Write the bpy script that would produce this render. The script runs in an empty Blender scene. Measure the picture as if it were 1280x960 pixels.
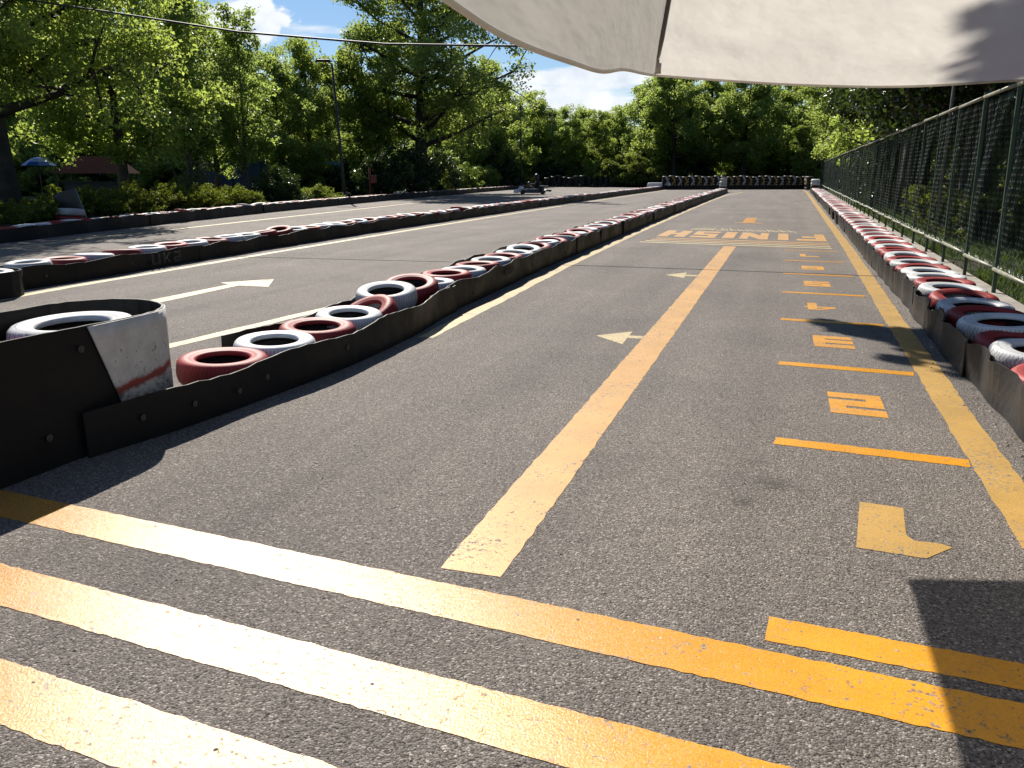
import bpy, bmesh, math, random
import numpy as np
from mathutils import Vector, Matrix

R = math.radians
scene = bpy.context.scene
COL = scene.collection

# ------------------------------------------------------------------ camera, world, sun, exposure
PITCH, YAW, EYE = 14.113, 17.675, 1.45
cam_d = bpy.data.cameras.new('camera')
cam_d.sensor_width = 36.0
cam_d.lens = 29.53
cam_d.clip_end = 2000
cam_d.clip_start = 0.05
cam = bpy.data.objects.new('camera', cam_d)
COL.objects.link(cam)
cam.location = (0, 0, EYE)
cam.rotation_euler = (R(90 - PITCH), 0, R(YAW))
scene.camera = cam

SUN_AZ, SUN_EL = 34.5, 41.0          # degrees left of +Y, degrees up
sun_dir = Vector((-math.sin(R(SUN_AZ)) * math.cos(R(SUN_EL)), math.cos(R(SUN_AZ)) * math.cos(R(SUN_EL)), math.sin(R(SUN_EL))))
sd = bpy.data.lights.new('sun', 'SUN')
sd.energy = 4.6
sd.angle = R(0.5)
sd.color = (1.0, 0.935, 0.83)
sun = bpy.data.objects.new('sun', sd)
COL.objects.link(sun)
sun.rotation_euler = sun_dir.to_track_quat('Z', 'Y').to_euler()

scene.view_settings.view_transform = 'Standard'
scene.view_settings.look = 'None'
scene.view_settings.exposure = 0.75
scene.view_settings.gamma = 1.0
scene.render.engine = 'CYCLES'
scene.cycles.max_bounces = 8
scene.cycles.transparent_max_bounces = 12
scene.cycles.transmission_bounces = 4
scene.cycles.caustics_reflective = False
scene.cycles.caustics_refractive = False


def view_dir(px, py):
    """unit direction of a photo point, used to say where in the sky the clouds stand"""
    th, ya = R(PITCH), R(YAW)
    f = Vector((-math.sin(ya) * math.cos(th), math.cos(ya) * math.cos(th), -math.sin(th)))
    r = Vector((math.cos(ya), math.sin(ya), 0))
    u = r.cross(f)
    return (f * 1050 + r * (px - 640) + u * (480 - py)).normalized()


world = bpy.data.worlds.new('World')
scene.world = world
world.use_nodes = True
nt = world.node_tree
nt.nodes.clear()
N = nt.nodes.new
out = N('ShaderNodeOutputWorld')
bg = N('ShaderNodeBackground')
bg.inputs['Strength'].default_value = 0.055
sky = N('ShaderNodeTexSky')
sky.sky_type = 'NISHITA'
sky.sun_disc = False
sky.sun_elevation = R(SUN_EL)
sky.sun_rotation = R(-SUN_AZ)
sky.air_density = 1.0
sky.dust_density = 0.1
sky.ozone_density = 2.5
tc = N('ShaderNodeTexCoord')


def mathn(tree, op, a, b=None, c=None, clamp=False):
    m = tree.nodes.new('ShaderNodeMath')
    m.operation = op
    m.use_clamp = clamp
    for i, v in enumerate((a, b, c)):
        if v is None:
            continue
        if isinstance(v, (int, float)):
            m.inputs[i].default_value = v
        else:
            tree.links.new(v, m.inputs[i])
    return m.outputs[0]


def wl(a, b):
    nt.links.new(a, b)


# clouds: a cumulus ball, banded clouds over the far end of the track, thin scraps all round
def cloud_mask(px, py, sx, sz, soft):
    d = view_dir(px, py)
    sub = N('ShaderNodeVectorMath'); sub.operation = 'SUBTRACT'
    wl(tc.outputs['Generated'], sub.inputs[0]); sub.inputs[1].default_value = d
    sc = N('ShaderNodeVectorMath'); sc.operation = 'MULTIPLY'
    wl(sub.outputs[0], sc.inputs[0]); sc.inputs[1].default_value = (1 / sx, 1 / sx, 1 / sz)
    ln = N('ShaderNodeVectorMath'); ln.operation = 'LENGTH'
    wl(sc.outputs[0], ln.inputs[0])
    return mathn(nt, 'SUBTRACT', 1.0, ln.outputs['Value'])


def wnoise(scale, stretch, detail=6, rough=0.6):
    mp = N('ShaderNodeMapping')
    mp.inputs['Scale'].default_value = (1, 1, stretch)
    wl(tc.outputs['Generated'], mp.inputs['Vector'])
    n = N('ShaderNodeTexNoise')
    n.inputs['Scale'].default_value = scale
    n.inputs['Detail'].default_value = detail
    n.inputs['Roughness'].default_value = rough
    wl(mp.outputs[0], n.inputs['Vector'])
    return n.outputs['Fac']


n_puff = wnoise(26, 1.2)
n_band = wnoise(7, 6.0)
m1 = cloud_mask(300, 30, 0.062, 0.026, 1)
c1 = mathn(nt, 'MULTIPLY_ADD', mathn(nt, 'SUBTRACT', n_puff, 0.5), 2.6, mathn(nt, 'MULTIPLY', m1, 1.3))
c1 = mathn(nt, 'MULTIPLY', mathn(nt, 'ADD', c1, -0.08), 4.0, clamp=True)
m2 = cloud_mask(735, 132, 0.16, 0.035, 1)
c2 = mathn(nt, 'MULTIPLY_ADD', mathn(nt, 'SUBTRACT', n_band, 0.5), 2.2, mathn(nt, 'MULTIPLY', m2, 0.9))
c2 = mathn(nt, 'MULTIPLY', mathn(nt, 'ADD', c2, -0.02), 3.0, clamp=True)
m3 = cloud_mask(760, 98, 0.13, 0.016, 1)
c3 = mathn(nt, 'MULTIPLY_ADD', mathn(nt, 'SUBTRACT', n_band, 0.5), 3.0, mathn(nt, 'MULTIPLY', m3, 0.9))
c3 = mathn(nt, 'MULTIPLY', mathn(nt, 'ADD', c3, -0.1), 3.0, clamp=True)
c4 = mathn(nt, 'MULTIPLY', mathn(nt, 'ADD', n_band, -0.56), 5.0, clamp=True)
call = mathn(nt, 'MAXIMUM', mathn(nt, 'MAXIMUM', c1, c2), mathn(nt, 'MAXIMUM', c3, c4))
cf = mathn(nt, 'MULTIPLY', call, 0.94)
skm = N('ShaderNodeMix'); skm.data_type = 'RGBA'; skm.blend_type = 'MULTIPLY'
skm.inputs[0].default_value = 1.0
wl(sky.outputs[0], skm.inputs[6])
skm.inputs[7].default_value = (0.80, 0.90, 1.02, 1)
shade = N('ShaderNodeMix'); shade.data_type = 'RGBA'
wl(mathn(nt, 'MULTIPLY_ADD', n_puff, 2.4, -0.6, clamp=True), shade.inputs[0])
shade.inputs[6].default_value = (8.0, 8.8, 9.9, 1)
shade.inputs[7].default_value = (11.6, 11.8, 12.0, 1)
mx = N('ShaderNodeMix'); mx.data_type = 'RGBA'
wl(cf, mx.inputs[0]); wl(skm.outputs[2], mx.inputs[6]); wl(shade.outputs[2], mx.inputs[7])
wl(mx.outputs[2], bg.inputs['Color'])
wl(bg.outputs[0], out.inputs['Surface'])

rng = random.Random(5)
nrg = np.random.default_rng(11)


# ------------------------------------------------------------------ helpers: objects
def tag(o, label=None, cat=None, group=None, kind=None):
    if label: o['label'] = label
    if cat: o['category'] = cat
    if group: o['group'] = group
    if kind: o['kind'] = kind
    return o


def empty(name, loc=(0, 0, 0), rz=0.0, label=None, cat=None, group=None):
    o = bpy.data.objects.new(name, None)
    o.empty_display_size = 0.2
    COL.objects.link(o)
    o.location = loc
    o.rotation_euler = (0, 0, rz)
    return tag(o, label, cat, group)


def link(name, mesh, parent=None):
    o = bpy.data.objects.new(name, mesh)
    COL.objects.link(o)
    if parent is not None:
        o.parent = parent
    return o


class MB:
    """collects shapes into one mesh"""
    def __init__(s):
        s.v = []; s.f = []; s.m = []; s.uv = {}

    def add(s, verts, faces, mi=0):
        b = len(s.v)
        s.v.extend([tuple(p) for p in verts])
        for f in faces:
            s.f.append(tuple(b + i for i in f)); s.m.append(mi)
        return b

    def box(s, c, size, rot=None, mi=0, taper=1.0):
        x, y, z = [d / 2 for d in size]
        P = [Vector((sx * x * (taper if sz > 0 else 1), sy * y * (taper if sz > 0 else 1), sz * z)) for sz in (-1, 1) for sx, sy in ((-1, -1), (1, -1), (1, 1), (-1, 1))]
        if rot is not None:
            P = [rot @ p for p in P]
        P = [p + Vector(c) for p in P]
        s.add(P, [(3, 2, 1, 0), (4, 5, 6, 7), (0, 1, 5, 4), (1, 2, 6, 5), (2, 3, 7, 6), (3, 0, 4, 7)], mi)

    def tube(s, pts, radii, seg=8, mi=0, caps=True):
        pts = [Vector(p) for p in pts]
        if isinstance(radii, (int, float)):
            radii = [radii] * len(pts)
        rings = []
        prev = None
        for i, p in enumerate(pts):
            t = (pts[min(i + 1, len(pts) - 1)] - pts[max(i - 1, 0)])
            if t.length < 1e-9: t = Vector((0, 0, 1))
            t.normalize()
            if prev is None:
                a = Vector((1, 0, 0)) if abs(t.x) < 0.8 else Vector((0, 1, 0))
                n = t.cross(a).normalized()
            else:
                n = (prev - t * prev.dot(t))
                n = n.normalized() if n.length > 1e-6 else t.orthogonal().normalized()
            prev = n
            b = t.cross(n)
            rings.append([p + (n * math.cos(2 * math.pi * k / seg) + b * math.sin(2 * math.pi * k / seg)) * radii[i] for k in range(seg)])
        V = [q for r in rings for q in r]
        F = []
        for i in range(len(pts) - 1):
            for k in range(seg):
                k2 = (k + 1) % seg
                F.append((i * seg + k, i * seg + k2, (i + 1) * seg + k2, (i + 1) * seg + k))
        if caps:
            F.append(tuple(reversed(range(seg))))
            F.append(tuple((len(pts) - 1) * seg + k for k in range(seg)))
        s.add(V, F, mi)

    def lathe(s, prof, seg=24, c=(0, 0, 0), axis='Z', mi=0, closed=False, mis=None):
        V = []
        for r, z in prof:
            for k in range(seg):
                a = 2 * math.pi * k / seg
                p = (r * math.cos(a), r * math.sin(a), z)
                if axis == 'X': p = (p[2], p[0], p[1])
                if axis == 'Y': p = (p[0], p[2], p[1])
                V.append((p[0] + c[0], p[1] + c[1], p[2] + c[2]))
        b = len(s.v); s.v.extend(V)
        n = len(prof)
        for i in range(n if closed else n - 1):
            for k in range(seg):
                k2 = (k + 1) % seg; j = (i + 1) % n
                s.f.append((b + i * seg + k, b + i * seg + k2, b + j * seg + k2, b + j * seg + k))
                s.m.append(mis[i] if mis else mi)

    def mesh(s, name, mats, smooth=False):
        me = bpy.data.meshes.new(name)
        me.from_pydata(s.v, [], s.f)
        for m in (mats if isinstance(mats, (list, tuple)) else [mats]):
            me.materials.append(m)
        if len(me.polygons):
            me.polygons.foreach_set('material_index', s.m)
            if smooth:
                me.polygons.foreach_set('use_smooth', [True] * len(me.polygons))
        me.update()
        return me

    def build(s, name, mats, parent=None, smooth=False):
        return link(name, s.mesh(name, mats, smooth), parent)


def np_mesh(name, verts, quads, mat, attr=None, tris=False):
    """fast mesh from arrays"""
    me = bpy.data.meshes.new(name)
    nv, nf = len(verts), len(quads)
    k = quads.shape[1]
    me.vertices.add(nv); me.vertices.foreach_set('co', verts.astype(np.float32).ravel())
    me.loops.add(nf * k); me.loops.foreach_set('vertex_index', quads.astype(np.int32).ravel())
    me.polygons.add(nf)
    me.polygons.foreach_set('loop_start', np.arange(0, nf * k, k, dtype=np.int32))
    me.polygons.foreach_set('loop_total', np.full(nf, k, dtype=np.int32))
    if attr is not None:
        a = me.attributes.new('tint', 'FLOAT', 'FACE')
        a.data.foreach_set('value', attr.astype(np.float32))
    me.materials.append(mat)
    me.update(calc_edges=True)
    return me


# ------------------------------------------------------------------ helpers: materials
def new_mat(name):
    m = bpy.data.materials.new(name); m.use_nodes = True
    t = m.node_tree
    b = t.nodes['Principled BSDF']
    return m, t, b


def ramp(t, fac, stops):
    r = t.nodes.new('ShaderNodeValToRGB')
    e = r.color_ramp.elements
    while len(e) < len(stops): e.new(0.5)
    for i, (p, c) in enumerate(stops):
        e[i].position = p
        e[i].color = c if len(c) == 4 else (*c, 1)
    t.links.new(fac, r.inputs[0])
    return r.outputs[0]


def pos(t):
    g = t.nodes.new('ShaderNodeNewGeometry')
    return g.outputs['Position']


def objc(t):
    g = t.nodes.new('ShaderNodeTexCoord')
    return g.outputs['Object']


def noise(t, vec, scale, detail=4, rough=0.55, out='Fac'):
    n = t.nodes.new('ShaderNodeTexNoise')
    n.inputs['Scale'].default_value = scale
    n.inputs['Detail'].default_value = detail
    n.inputs['Roughness'].default_value = rough
    t.links.new(vec, n.inputs['Vector'])
    return n.outputs[out]


def voro(t, vec, scale, feat='F1', out='Distance'):
    n = t.nodes.new('ShaderNodeTexVoronoi')
    n.feature = feat
    n.inputs['Scale'].default_value = scale
    t.links.new(vec, n.inputs['Vector'])
    return n.outputs[out]


def mixc(t, fac, a, b, blend='MIX'):
    m = t.nodes.new('ShaderNodeMix'); m.data_type = 'RGBA'; m.blend_type = blend
    for i, v in ((0, fac), (6, a), (7, b)):
        if isinstance(v, (int, float)):
            m.inputs[i].default_value = v
        elif isinstance(v, tuple):
            m.inputs[i].default_value = v if len(v) == 4 else (*v, 1)
        else:
            t.links.new(v, m.inputs[i])
    return m.outputs[2]


def bump(t, h, strength, dist, normal=None):
    b = t.nodes.new('ShaderNodeBump')
    b.inputs['Strength'].default_value = strength
    b.inputs['Distance'].default_value = dist
    t.links.new(h, b.inputs['Height'])
    if normal is not None: t.links.new(normal, b.inputs['Normal'])
    return b.outputs[0]


def simple(name, col, rough=0.6, var=0.25, scale=6.0, metal=0.0, bumpy=0.0, bscale=40.0, spec=0.5):
    m, t, b = new_mat(name)
    p = objc(t)
    n = noise(t, p, scale, 5, 0.6)
    lo = tuple(c * (1 - var) for c in col); hi = tuple(min(1, c * (1 + var)) for c in col)
    t.links.new(ramp(t, n, [(0.3, lo), (0.7, hi)]), b.inputs['Base Color'])
    b.inputs['Roughness'].default_value = rough
    b.inputs['Metallic'].default_value = metal
    b.inputs['Specular IOR Level'].default_value = spec
    if bumpy:
        t.links.new(bump(t, noise(t, p, bscale, 3), bumpy, 0.01), b.inputs['Normal'])
    return m


def spot(t, p, cx, cy, rad, wob=0.35):
    """a stain on the ground round (cx, cy)"""
    v = t.nodes.new('ShaderNodeVectorMath'); v.operation = 'DISTANCE'
    t.links.new(p, v.inputs[0]); v.inputs[1].default_value = (cx, cy, 0)
    n = noise(t, p, 14, 4)
    d = mathn(t, 'MULTIPLY_ADD', mathn(t, 'SUBTRACT', n, 0.5), rad * wob * 4, v.outputs['Value'])
    return mathn(t, 'SUBTRACT', 1.0, mathn(t, 'DIVIDE', d, rad), clamp=True)


def asphalt_nodes(t):
    """colour and height of weathered coarse asphalt"""
    p = pos(t)
    vc = voro(t, p, 150, out='Color')
    sep = t.nodes.new('ShaderNodeSeparateColor'); t.links.new(vc, sep.inputs[0])
    grain = ramp(t, sep.outputs[0], [(0.0, (0.036, 0.032, 0.027)), (0.25, (0.100, 0.091, 0.078)), (0.62, (0.152, 0.140, 0.120)), (0.90, (0.225, 0.208, 0.180)), (1.0, (0.44, 0.41, 0.36))])
    fine = noise(t, p, 320, 2)
    grain = mixc(t, 0.25, grain, ramp(t, fine, [(0.35, (0.06, 0.055, 0.048)), (0.65, (0.21, 0.193, 0.168))]))
    pit = noise(t, p, 62, 5, 0.75)
    pitm = ramp(t, pit, [(0.36, (0.10, 0.09, 0.08)), (0.445, (1, 1, 1))])
    grain = mixc(t, 1.0, grain, pitm, 'MULTIPLY')
    big = noise(t, p, 0.55, 5, 0.6)
    patch = ramp(t, big, [(0.3, (1.02, 0.98, 1.04)), (0.7, (1.41, 1.345, 1.39))])
    grain = mixc(t, 1.0, grain, patch, 'MULTIPLY')
    # tyre rubber laid down along the driving line
    mp = t.nodes.new('ShaderNodeMapping'); mp.inputs['Scale'].default_value = (1.6, 0.10, 1)
    t.links.new(p, mp.inputs[0])
    st = noise(t, mp.outputs[0], 1.0, 4, 0.6)
    grain = mixc(t, 1.0, grain, ramp(t, st, [(0.35, (0.84, 0.84, 0.84)), (0.6, (1.06, 1.06, 1.05))]), 'MULTIPLY')
    dist = voro(t, p, 150)
    h = mathn(t, 'ADD', mathn(t, 'MULTIPLY', dist, -1.0), mathn(t, 'MULTIPLY', pit, 1.3))
    return p, grain, h


def asphalt_mat():
    m, t, b = new_mat('asphalt')
    p, c, h = asphalt_nodes(t)
    st = mathn(t, 'MAXIMUM', spot(t, p, 0.05, 4.0, 0.13), spot(t, p, -0.09, 3.72, 0.07))
    st = mathn(t, 'MAXIMUM', st, mathn(t, 'MULTIPLY', spot(t, p, -0.05, 4.3, 0.10), 0.5))
    st = mathn(t, 'MAXIMUM', st, mathn(t, 'MULTIPLY', spot(t, p, -0.35, 3.4, 0.09), 0.4))
    c = mixc(t, mathn(t, 'MULTIPLY', st, 0.65, clamp=True), c, (0.032, 0.028, 0.026))
    t.links.new(c, b.inputs['Base Color'])
    wv = t.nodes.new('ShaderNodeVectorMath'); wv.operation = 'MULTIPLY_ADD'
    t.links.new(noise(t, p, 1.6, 5, 0.65, out='Color'), wv.inputs[0]); wv.inputs[1].default_value = (0.9, 0.9, 0); t.links.new(p, wv.inputs[2])
    ce = voro(t, wv.outputs[0], 0.42, 'DISTANCE_TO_EDGE')
    cm_ = mathn(t, 'MULTIPLY', mathn(t, 'LESS_THAN', ce, 0.0022), mathn(t, 'GREATER_THAN', noise(t, p, 0.7, 2), 0.52))
    c = mixc(t, mathn(t, 'MULTIPLY', cm_, 0.6), c, (0.035, 0.031, 0.027))
    b.inputs['Roughness'].default_value = 0.8
    b.inputs['Specular IOR Level'].default_value = 0.22
    t.links.new(bump(t, h, 1.0, 0.005), b.inputs['Normal'])
    return m


def paint_mat(name, col, wear=0.40, rough=0.30, old=None):
    m, t, b = new_mat(name)
    p, c, h = asphalt_nodes(t)
    w = noise(t, p, 38, 6, 0.72)
    w2 = noise(t, p, 3.2, 4, 0.6)
    k = mathn(t, 'ADD', w, mathn(t, 'MULTIPLY', mathn(t, 'SUBTRACT', w2, 0.5), 0.42))
    worn = mathn(t, 'MULTIPLY', mathn(t, 'SUBTRACT', wear, k), 14.0, clamp=True)
    dw = t.nodes.new('ShaderNodeVectorMath'); dw.operation = 'MULTIPLY_ADD'
    t.links.new(noise(t, p, 7, 4, 0.6, out='Color'), dw.inputs[0]); dw.inputs[1].default_value = (0.22, 0.22, 0); t.links.new(p, dw.inputs[2])
    crack = voro(t, dw.outputs[0], 6.5, 'DISTANCE_TO_EDGE')
    cn = noise(t, p, 5, 3)
    ck = mathn(t, 'MULTIPLY', mathn(t, 'LESS_THAN', crack, 0.009), mathn(t, 'GREATER_THAN', cn, 0.57))
    pm_ = mathn(t, 'MULTIPLY', mathn(t, 'SUBTRACT', 0.385, noise(t, p, 44, 4, 0.7)), 14, clamp=True)
    worn = mathn(t, 'MAXIMUM', worn, mathn(t, 'MAXIMUM', mathn(t, 'MULTIPLY', ck, 0.6), pm_))
    big_ = noise(t, p, 2.3, 5, 0.65)
    tone = ramp(t, big_, [(0.3, tuple(v * 0.74 for v in col)), (0.7, col)])
    if old:     # left part of the line not repainted: duller, more worn
        sx_ = t.nodes.new('ShaderNodeSeparateXYZ'); t.links.new(p, sx_.inputs[0])
        k_ = mathn(t, 'MULTIPLY', mathn(t, 'ADD', mathn(t, 'MULTIPLY_ADD', mathn(t, 'SUBTRACT', big_, 0.5), 2.0, mathn(t, 'MULTIPLY', sx_.outputs[0], -1.0)), 0.1), 0.9, clamp=True)
        tone = mixc(t, k_, tone, ramp(t, big_, [(0.3, tuple(v * 0.8 for v in old)), (0.7, old)]))
    speck = ramp(t, noise(t, p, 240, 2), [(0.3, (0.78, 0.78, 0.78)), (0.6, (1.04, 1.04, 1.04))])
    tone = mixc(t, 1.0, tone, speck, 'MULTIPLY')
    t.links.new(mixc(t, worn, tone, c), b.inputs['Base Color'])
    gl = mathn(t, 'MULTIPLY', mathn(t, 'SUBTRACT', noise(t, p, 90, 4, 0.75), 0.5), 0.9)
    t.links.new(mathn(t, 'ADD', mathn(t, 'MULTIPLY_ADD', worn, 0.3, rough - 0.01), gl, clamp=True), b.inputs['Roughness'])
    b.inputs['Specular IOR Level'].default_value = 0.40
    hp = mathn(t, 'ADD', mathn(t, 'MULTIPLY', noise(t, p, 130, 4, 0.7), 0.9), mathn(t, 'MULTIPLY', pm_, -0.8))
    t.links.new(bump(t, hp, 0.3, 0.006), b.inputs['Normal'])
    return m


def rubber_mat(name='black_rubber', base=0.016, dust=0.5):
    m, t, b = new_mat(name)
    p = pos(t)
    n = noise(t, p, 3.0, 6, 0.65)
    mp = t.nodes.new('ShaderNodeMapping'); mp.inputs['Scale'].default_value = (2, 2, 14)
    t.links.new(p, mp.inputs[0])
    n2 = noise(t, mp.outputs[0], 4, 4, 0.6)
    f = mathn(t, 'MULTIPLY', mathn(t, 'MULTIPLY', n, n2), 1.5 * dust, clamp=True)
    t.links.new(mixc(t, f, (base, base, base * 1.05), (0.085, 0.078, 0.07)), b.inputs['Base Color'])
    t.links.new(ramp(t, n, [(0.3, (0.42,) * 3), (0.7, (0.66,) * 3)]), b.inputs['Roughness'])
    t.links.new(bump(t, noise(t, p, 60, 4), 0.25, 0.004), b.inputs['Normal'])
    b.inputs['Specular IOR Level'].default_value = 0.25
    return m


def tyre_paint(name, col, under):
    m, t, b = new_mat(name)
    o = objc(t)
    info = t.nodes.new('ShaderNodeObjectInfo')
    ad = t.nodes.new('ShaderNodeVectorMath'); ad.operation = 'ADD'
    cx = t.nodes.new('ShaderNodeCombineXYZ')
    t.links.new(mathn(t, 'MULTIPLY', info.outputs['Random'], 40), cx.inputs[0])
    t.links.new(o, ad.inputs[0]); t.links.new(cx.outputs[0], ad.inputs[1])
    n = noise(t, ad.outputs[0], 7, 6, 0.7)
    n2 = noise(t, ad.outputs[0], 34, 4, 0.7)
    k = mathn(t, 'ADD', mathn(t, 'MULTIPLY', n, 0.6), mathn(t, 'MULTIPLY', n2, 0.4))
    worn = mathn(t, 'MULTIPLY', mathn(t, 'SUBTRACT', 0.405, k), 14, clamp=True)
    hs = t.nodes.new('ShaderNodeHueSaturation')
    hs.inputs['Color'].default_value = (*col, 1)
    t.links.new(mathn(t, 'MULTIPLY_ADD', info.outputs['Random'], 0.4, 0.72), hs.inputs['Value'])
    base = mixc(t, mathn(t, 'MULTIPLY', n, 0.5), hs.outputs[0], tuple(c * 0.5 for c in col))
    sx = t.nodes.new('ShaderNodeSeparateXYZ'); t.links.new(o, sx.inputs[0])
    rr_ = mathn(t, 'SQRT', mathn(t, 'ADD', mathn(t, 'MULTIPLY', sx.outputs[0], sx.outputs[0]), mathn(t, 'MULTIPLY', sx.outputs[1], sx.outputs[1])))
    an = mathn(t, 'ARCTAN2', sx.outputs[1], sx.outputs[0])
    zig = mathn(t, 'PINGPONG', mathn(t, 'MULTIPLY', sx.outputs[2], 14.0), 0.5)
    blk = mathn(t, 'FRACT', mathn(t, 'ADD', mathn(t, 'MULTIPLY', an, 11.14), zig))
    gr = mathn(t, 'LESS_THAN', blk, 0.20)
    gr = mathn(t, 'MULTIPLY', gr, mathn(t, 'MULTIPLY', mathn(t, 'SUBTRACT', rr_, 0.266), 60, clamp=True))
    rib_ = mathn(t, 'LESS_THAN', mathn(t, 'ABSOLUTE', mathn(t, 'SUBTRACT', rr_, 0.245)), 0.004)
    gr = mathn(t, 'MAXIMUM', gr, mathn(t, 'MULTIPLY', rib_, 0.5))
    dirt = mathn(t, 'MULTIPLY', mathn(t, 'SUBTRACT', noise(t, ad.outputs[0], 3.5, 5, 0.65), 0.50), 3.0, clamp=True)
    base = mixc(t, mathn(t, 'MULTIPLY', dirt, 0.55), base, (0.13, 0.11, 0.09))
    base = mixc(t, mathn(t, 'MULTIPLY', gr, 0.7), base, under)
    t.links.new(mixc(t, worn, base, under), b.inputs['Base Color'])
    b.inputs['Roughness'].default_value = 0.58
    b.inputs['Specular IOR Level'].default_value = 0.35
    t.links.new(bump(t, mathn(t, 'SUBTRACT', mathn(t, 'MULTIPLY', n2, 0.4), gr), 0.6, 0.006), b.inputs['Normal'])
    return m


def leaf_mat(name, dark, light, trans, tf=0.45, gloss=0.35):
    m = bpy.data.materials.new(name); m.use_nodes = True
    t = m.node_tree; t.nodes.clear()
    o = t.nodes.new('ShaderNodeOutputMaterial')
    at = t.nodes.new('ShaderNodeAttribute'); at.attribute_name = 'tint'
    info = t.nodes.new('ShaderNodeObjectInfo')
    f = mathn(t, 'ADD', at.outputs['Fac'], mathn(t, 'MULTIPLY', mathn(t, 'SUBTRACT', info.outputs['Random'], 0.5), 0.35), clamp=True)
    c = mixc(t, f, dark, light)
    d = t.nodes.new('ShaderNodeBsdfPrincipled')
    t.links.new(c, d.inputs['Base Color']); d.inputs['Roughness'].default_value = gloss
    d.inputs['Specular IOR Level'].default_value = 0.55
    tr = t.nodes.new('ShaderNodeBsdfTranslucent')
    tcn = mixc(t, f, tuple(v * 0.6 for v in trans), trans)
    t.links.new(tcn, tr.inputs['Color'])
    mxs = t.nodes.new('ShaderNodeMixShader'); mxs.inputs[0].default_value = tf
    t.links.new(d.outputs[0], mxs.inputs[1]); t.links.new(tr.outputs[0], mxs.inputs[2])
    t.links.new(mxs.outputs[0], o.inputs['Surface'])
    return m


M = {}
M['asphalt'] = asphalt_mat()
M['yellow'] = paint_mat('yellow_paint', (0.80, 0.36, 0.028), 0.395)
M['start'] = paint_mat('start_line_paint', (0.80, 0.36, 0.028), 0.40, 0.265, old=(0.58, 0.29, 0.06))
M['stencil'] = paint_mat('stencilled_yellow_paint', (0.74, 0.34, 0.035), 0.435, 0.45)
M['peach'] = paint_mat('faded_yellow_paint', (0.66, 0.36, 0.10), 0.425, 0.45)
M['edge'] = paint_mat('worn_yellow_paint', (0.50, 0.30, 0.075), 0.43, 0.55)
M['cream'] = paint_mat('cream_paint', (0.56, 0.44, 0.22), 0.43, 0.6)
M['rubber'] = rubber_mat()
M['belt'] = rubber_mat('conveyor_belt', 0.0065, 0.10)
M['belt_grey'] = rubber_mat('sunlit_conveyor_belt', 0.016, 0.7)  # lighter belt copy for the right barrier: sunlight on its face put into the colour
M['red'] = tyre_paint('red_tyre_paint', (0.36, 0.028, 0.03), (0.02, 0.017, 0.017))
M['white'] = tyre_paint('white_tyre_paint', (0.74, 0.75, 0.76), (0.05, 0.045, 0.045))
M['bark'] = simple('bark', (0.075, 0.058, 0.045), 0.9, 0.5, 3, bumpy=0.8, bscale=12)
M['bark_dark'] = simple('dark_bark', (0.04, 0.033, 0.028), 0.9, 0.5, 3, bumpy=0.8, bscale=12)
M['plane_leaf'] = leaf_mat('plane_tree_leaf', (0.075, 0.11, 0.034), (0.13, 0.18, 0.05), (0.53, 0.66, 0.125), 0.62, 0.42)
M['poplar_leaf'] = leaf_mat('poplar_leaf', (0.075, 0.112, 0.038), (0.13, 0.18, 0.056), (0.51, 0.65, 0.14), 0.62, 0.42)
M['far_leaf'] = leaf_mat('wood_leaf', (0.072, 0.105, 0.034), (0.13, 0.175, 0.05), (0.50, 0.63, 0.13), 0.62, 0.42)
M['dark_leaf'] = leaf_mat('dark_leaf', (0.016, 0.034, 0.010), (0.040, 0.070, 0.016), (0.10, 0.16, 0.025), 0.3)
M['juniper'] = leaf_mat('juniper_needles', (0.045, 0.075, 0.012), (0.11, 0.145, 0.02), (0.30, 0.36, 0.03), 0.4, 0.6)
M['silver'] = leaf_mat('silvery_leaf', (0.11, 0.13, 0.075), (0.22, 0.24, 0.15), (0.25, 0.28, 0.14), 0.3, 0.5)
M['willow'] = leaf_mat('willow_leaf', (0.055, 0.085, 0.018), (0.12, 0.16, 0.035), (0.34, 0.42, 0.06), 0.42, 0.5)
M['lime'] = leaf_mat('lime_leaf', (0.07, 0.11, 0.015), (0.13, 0.18, 0.03), (0.32, 0.42, 0.05), 0.42)
M['grass'] = leaf_mat('grass_blade', (0.030, 0.060, 0.010), (0.075, 0.125, 0.02), (0.16, 0.24, 0.03), 0.3, 0.5)
M['concrete'] = simple('rough_concrete', (0.30, 0.275, 0.24), 0.9, 0.3, 2.2, bumpy=0.6, bscale=30)
M['green_steel'] = simple('green_painted_steel', (0.032, 0.058, 0.028), 0.42, 0.35, 5, metal=0.1)
M['rail_steel'] = simple('weathered_green_rail', (0.20, 0.20, 0.145), 0.5, 0.4, 5, metal=0.1)
M['wire_steel'] = simple('coated_wire', (0.075, 0.095, 0.08), 0.28, 0.2, 5, metal=0.6)
M['dark_steel'] = simple('dark_grey_steel', (0.045, 0.047, 0.05), 0.5, 0.3, 5, metal=0.3)
M['pole_grey'] = simple('weathered_pole', (0.14, 0.14, 0.13), 0.7, 0.3, 5)
M['bolt'] = simple('galvanised_bolt', (0.10, 0.088, 0.075), 0.6, 0.5, 60, metal=0.5)
M['cable'] = simple('black_cable', (0.02, 0.02, 0.021), 0.6, 0.1)
M['lamp_white'] = simple('pale_lamp_housing', (0.6, 0.61, 0.6), 0.4, 0.08)
M['maroon'] = simple('maroon_tarp', (0.024, 0.005, 0.007), 0.95, 0.3, 1.5, spec=0.03)
M['blue_tarp'] = simple('blue_tarp', (0.006, 0.05, 0.16), 0.9, 0.2, 2, spec=0.03)
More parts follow.
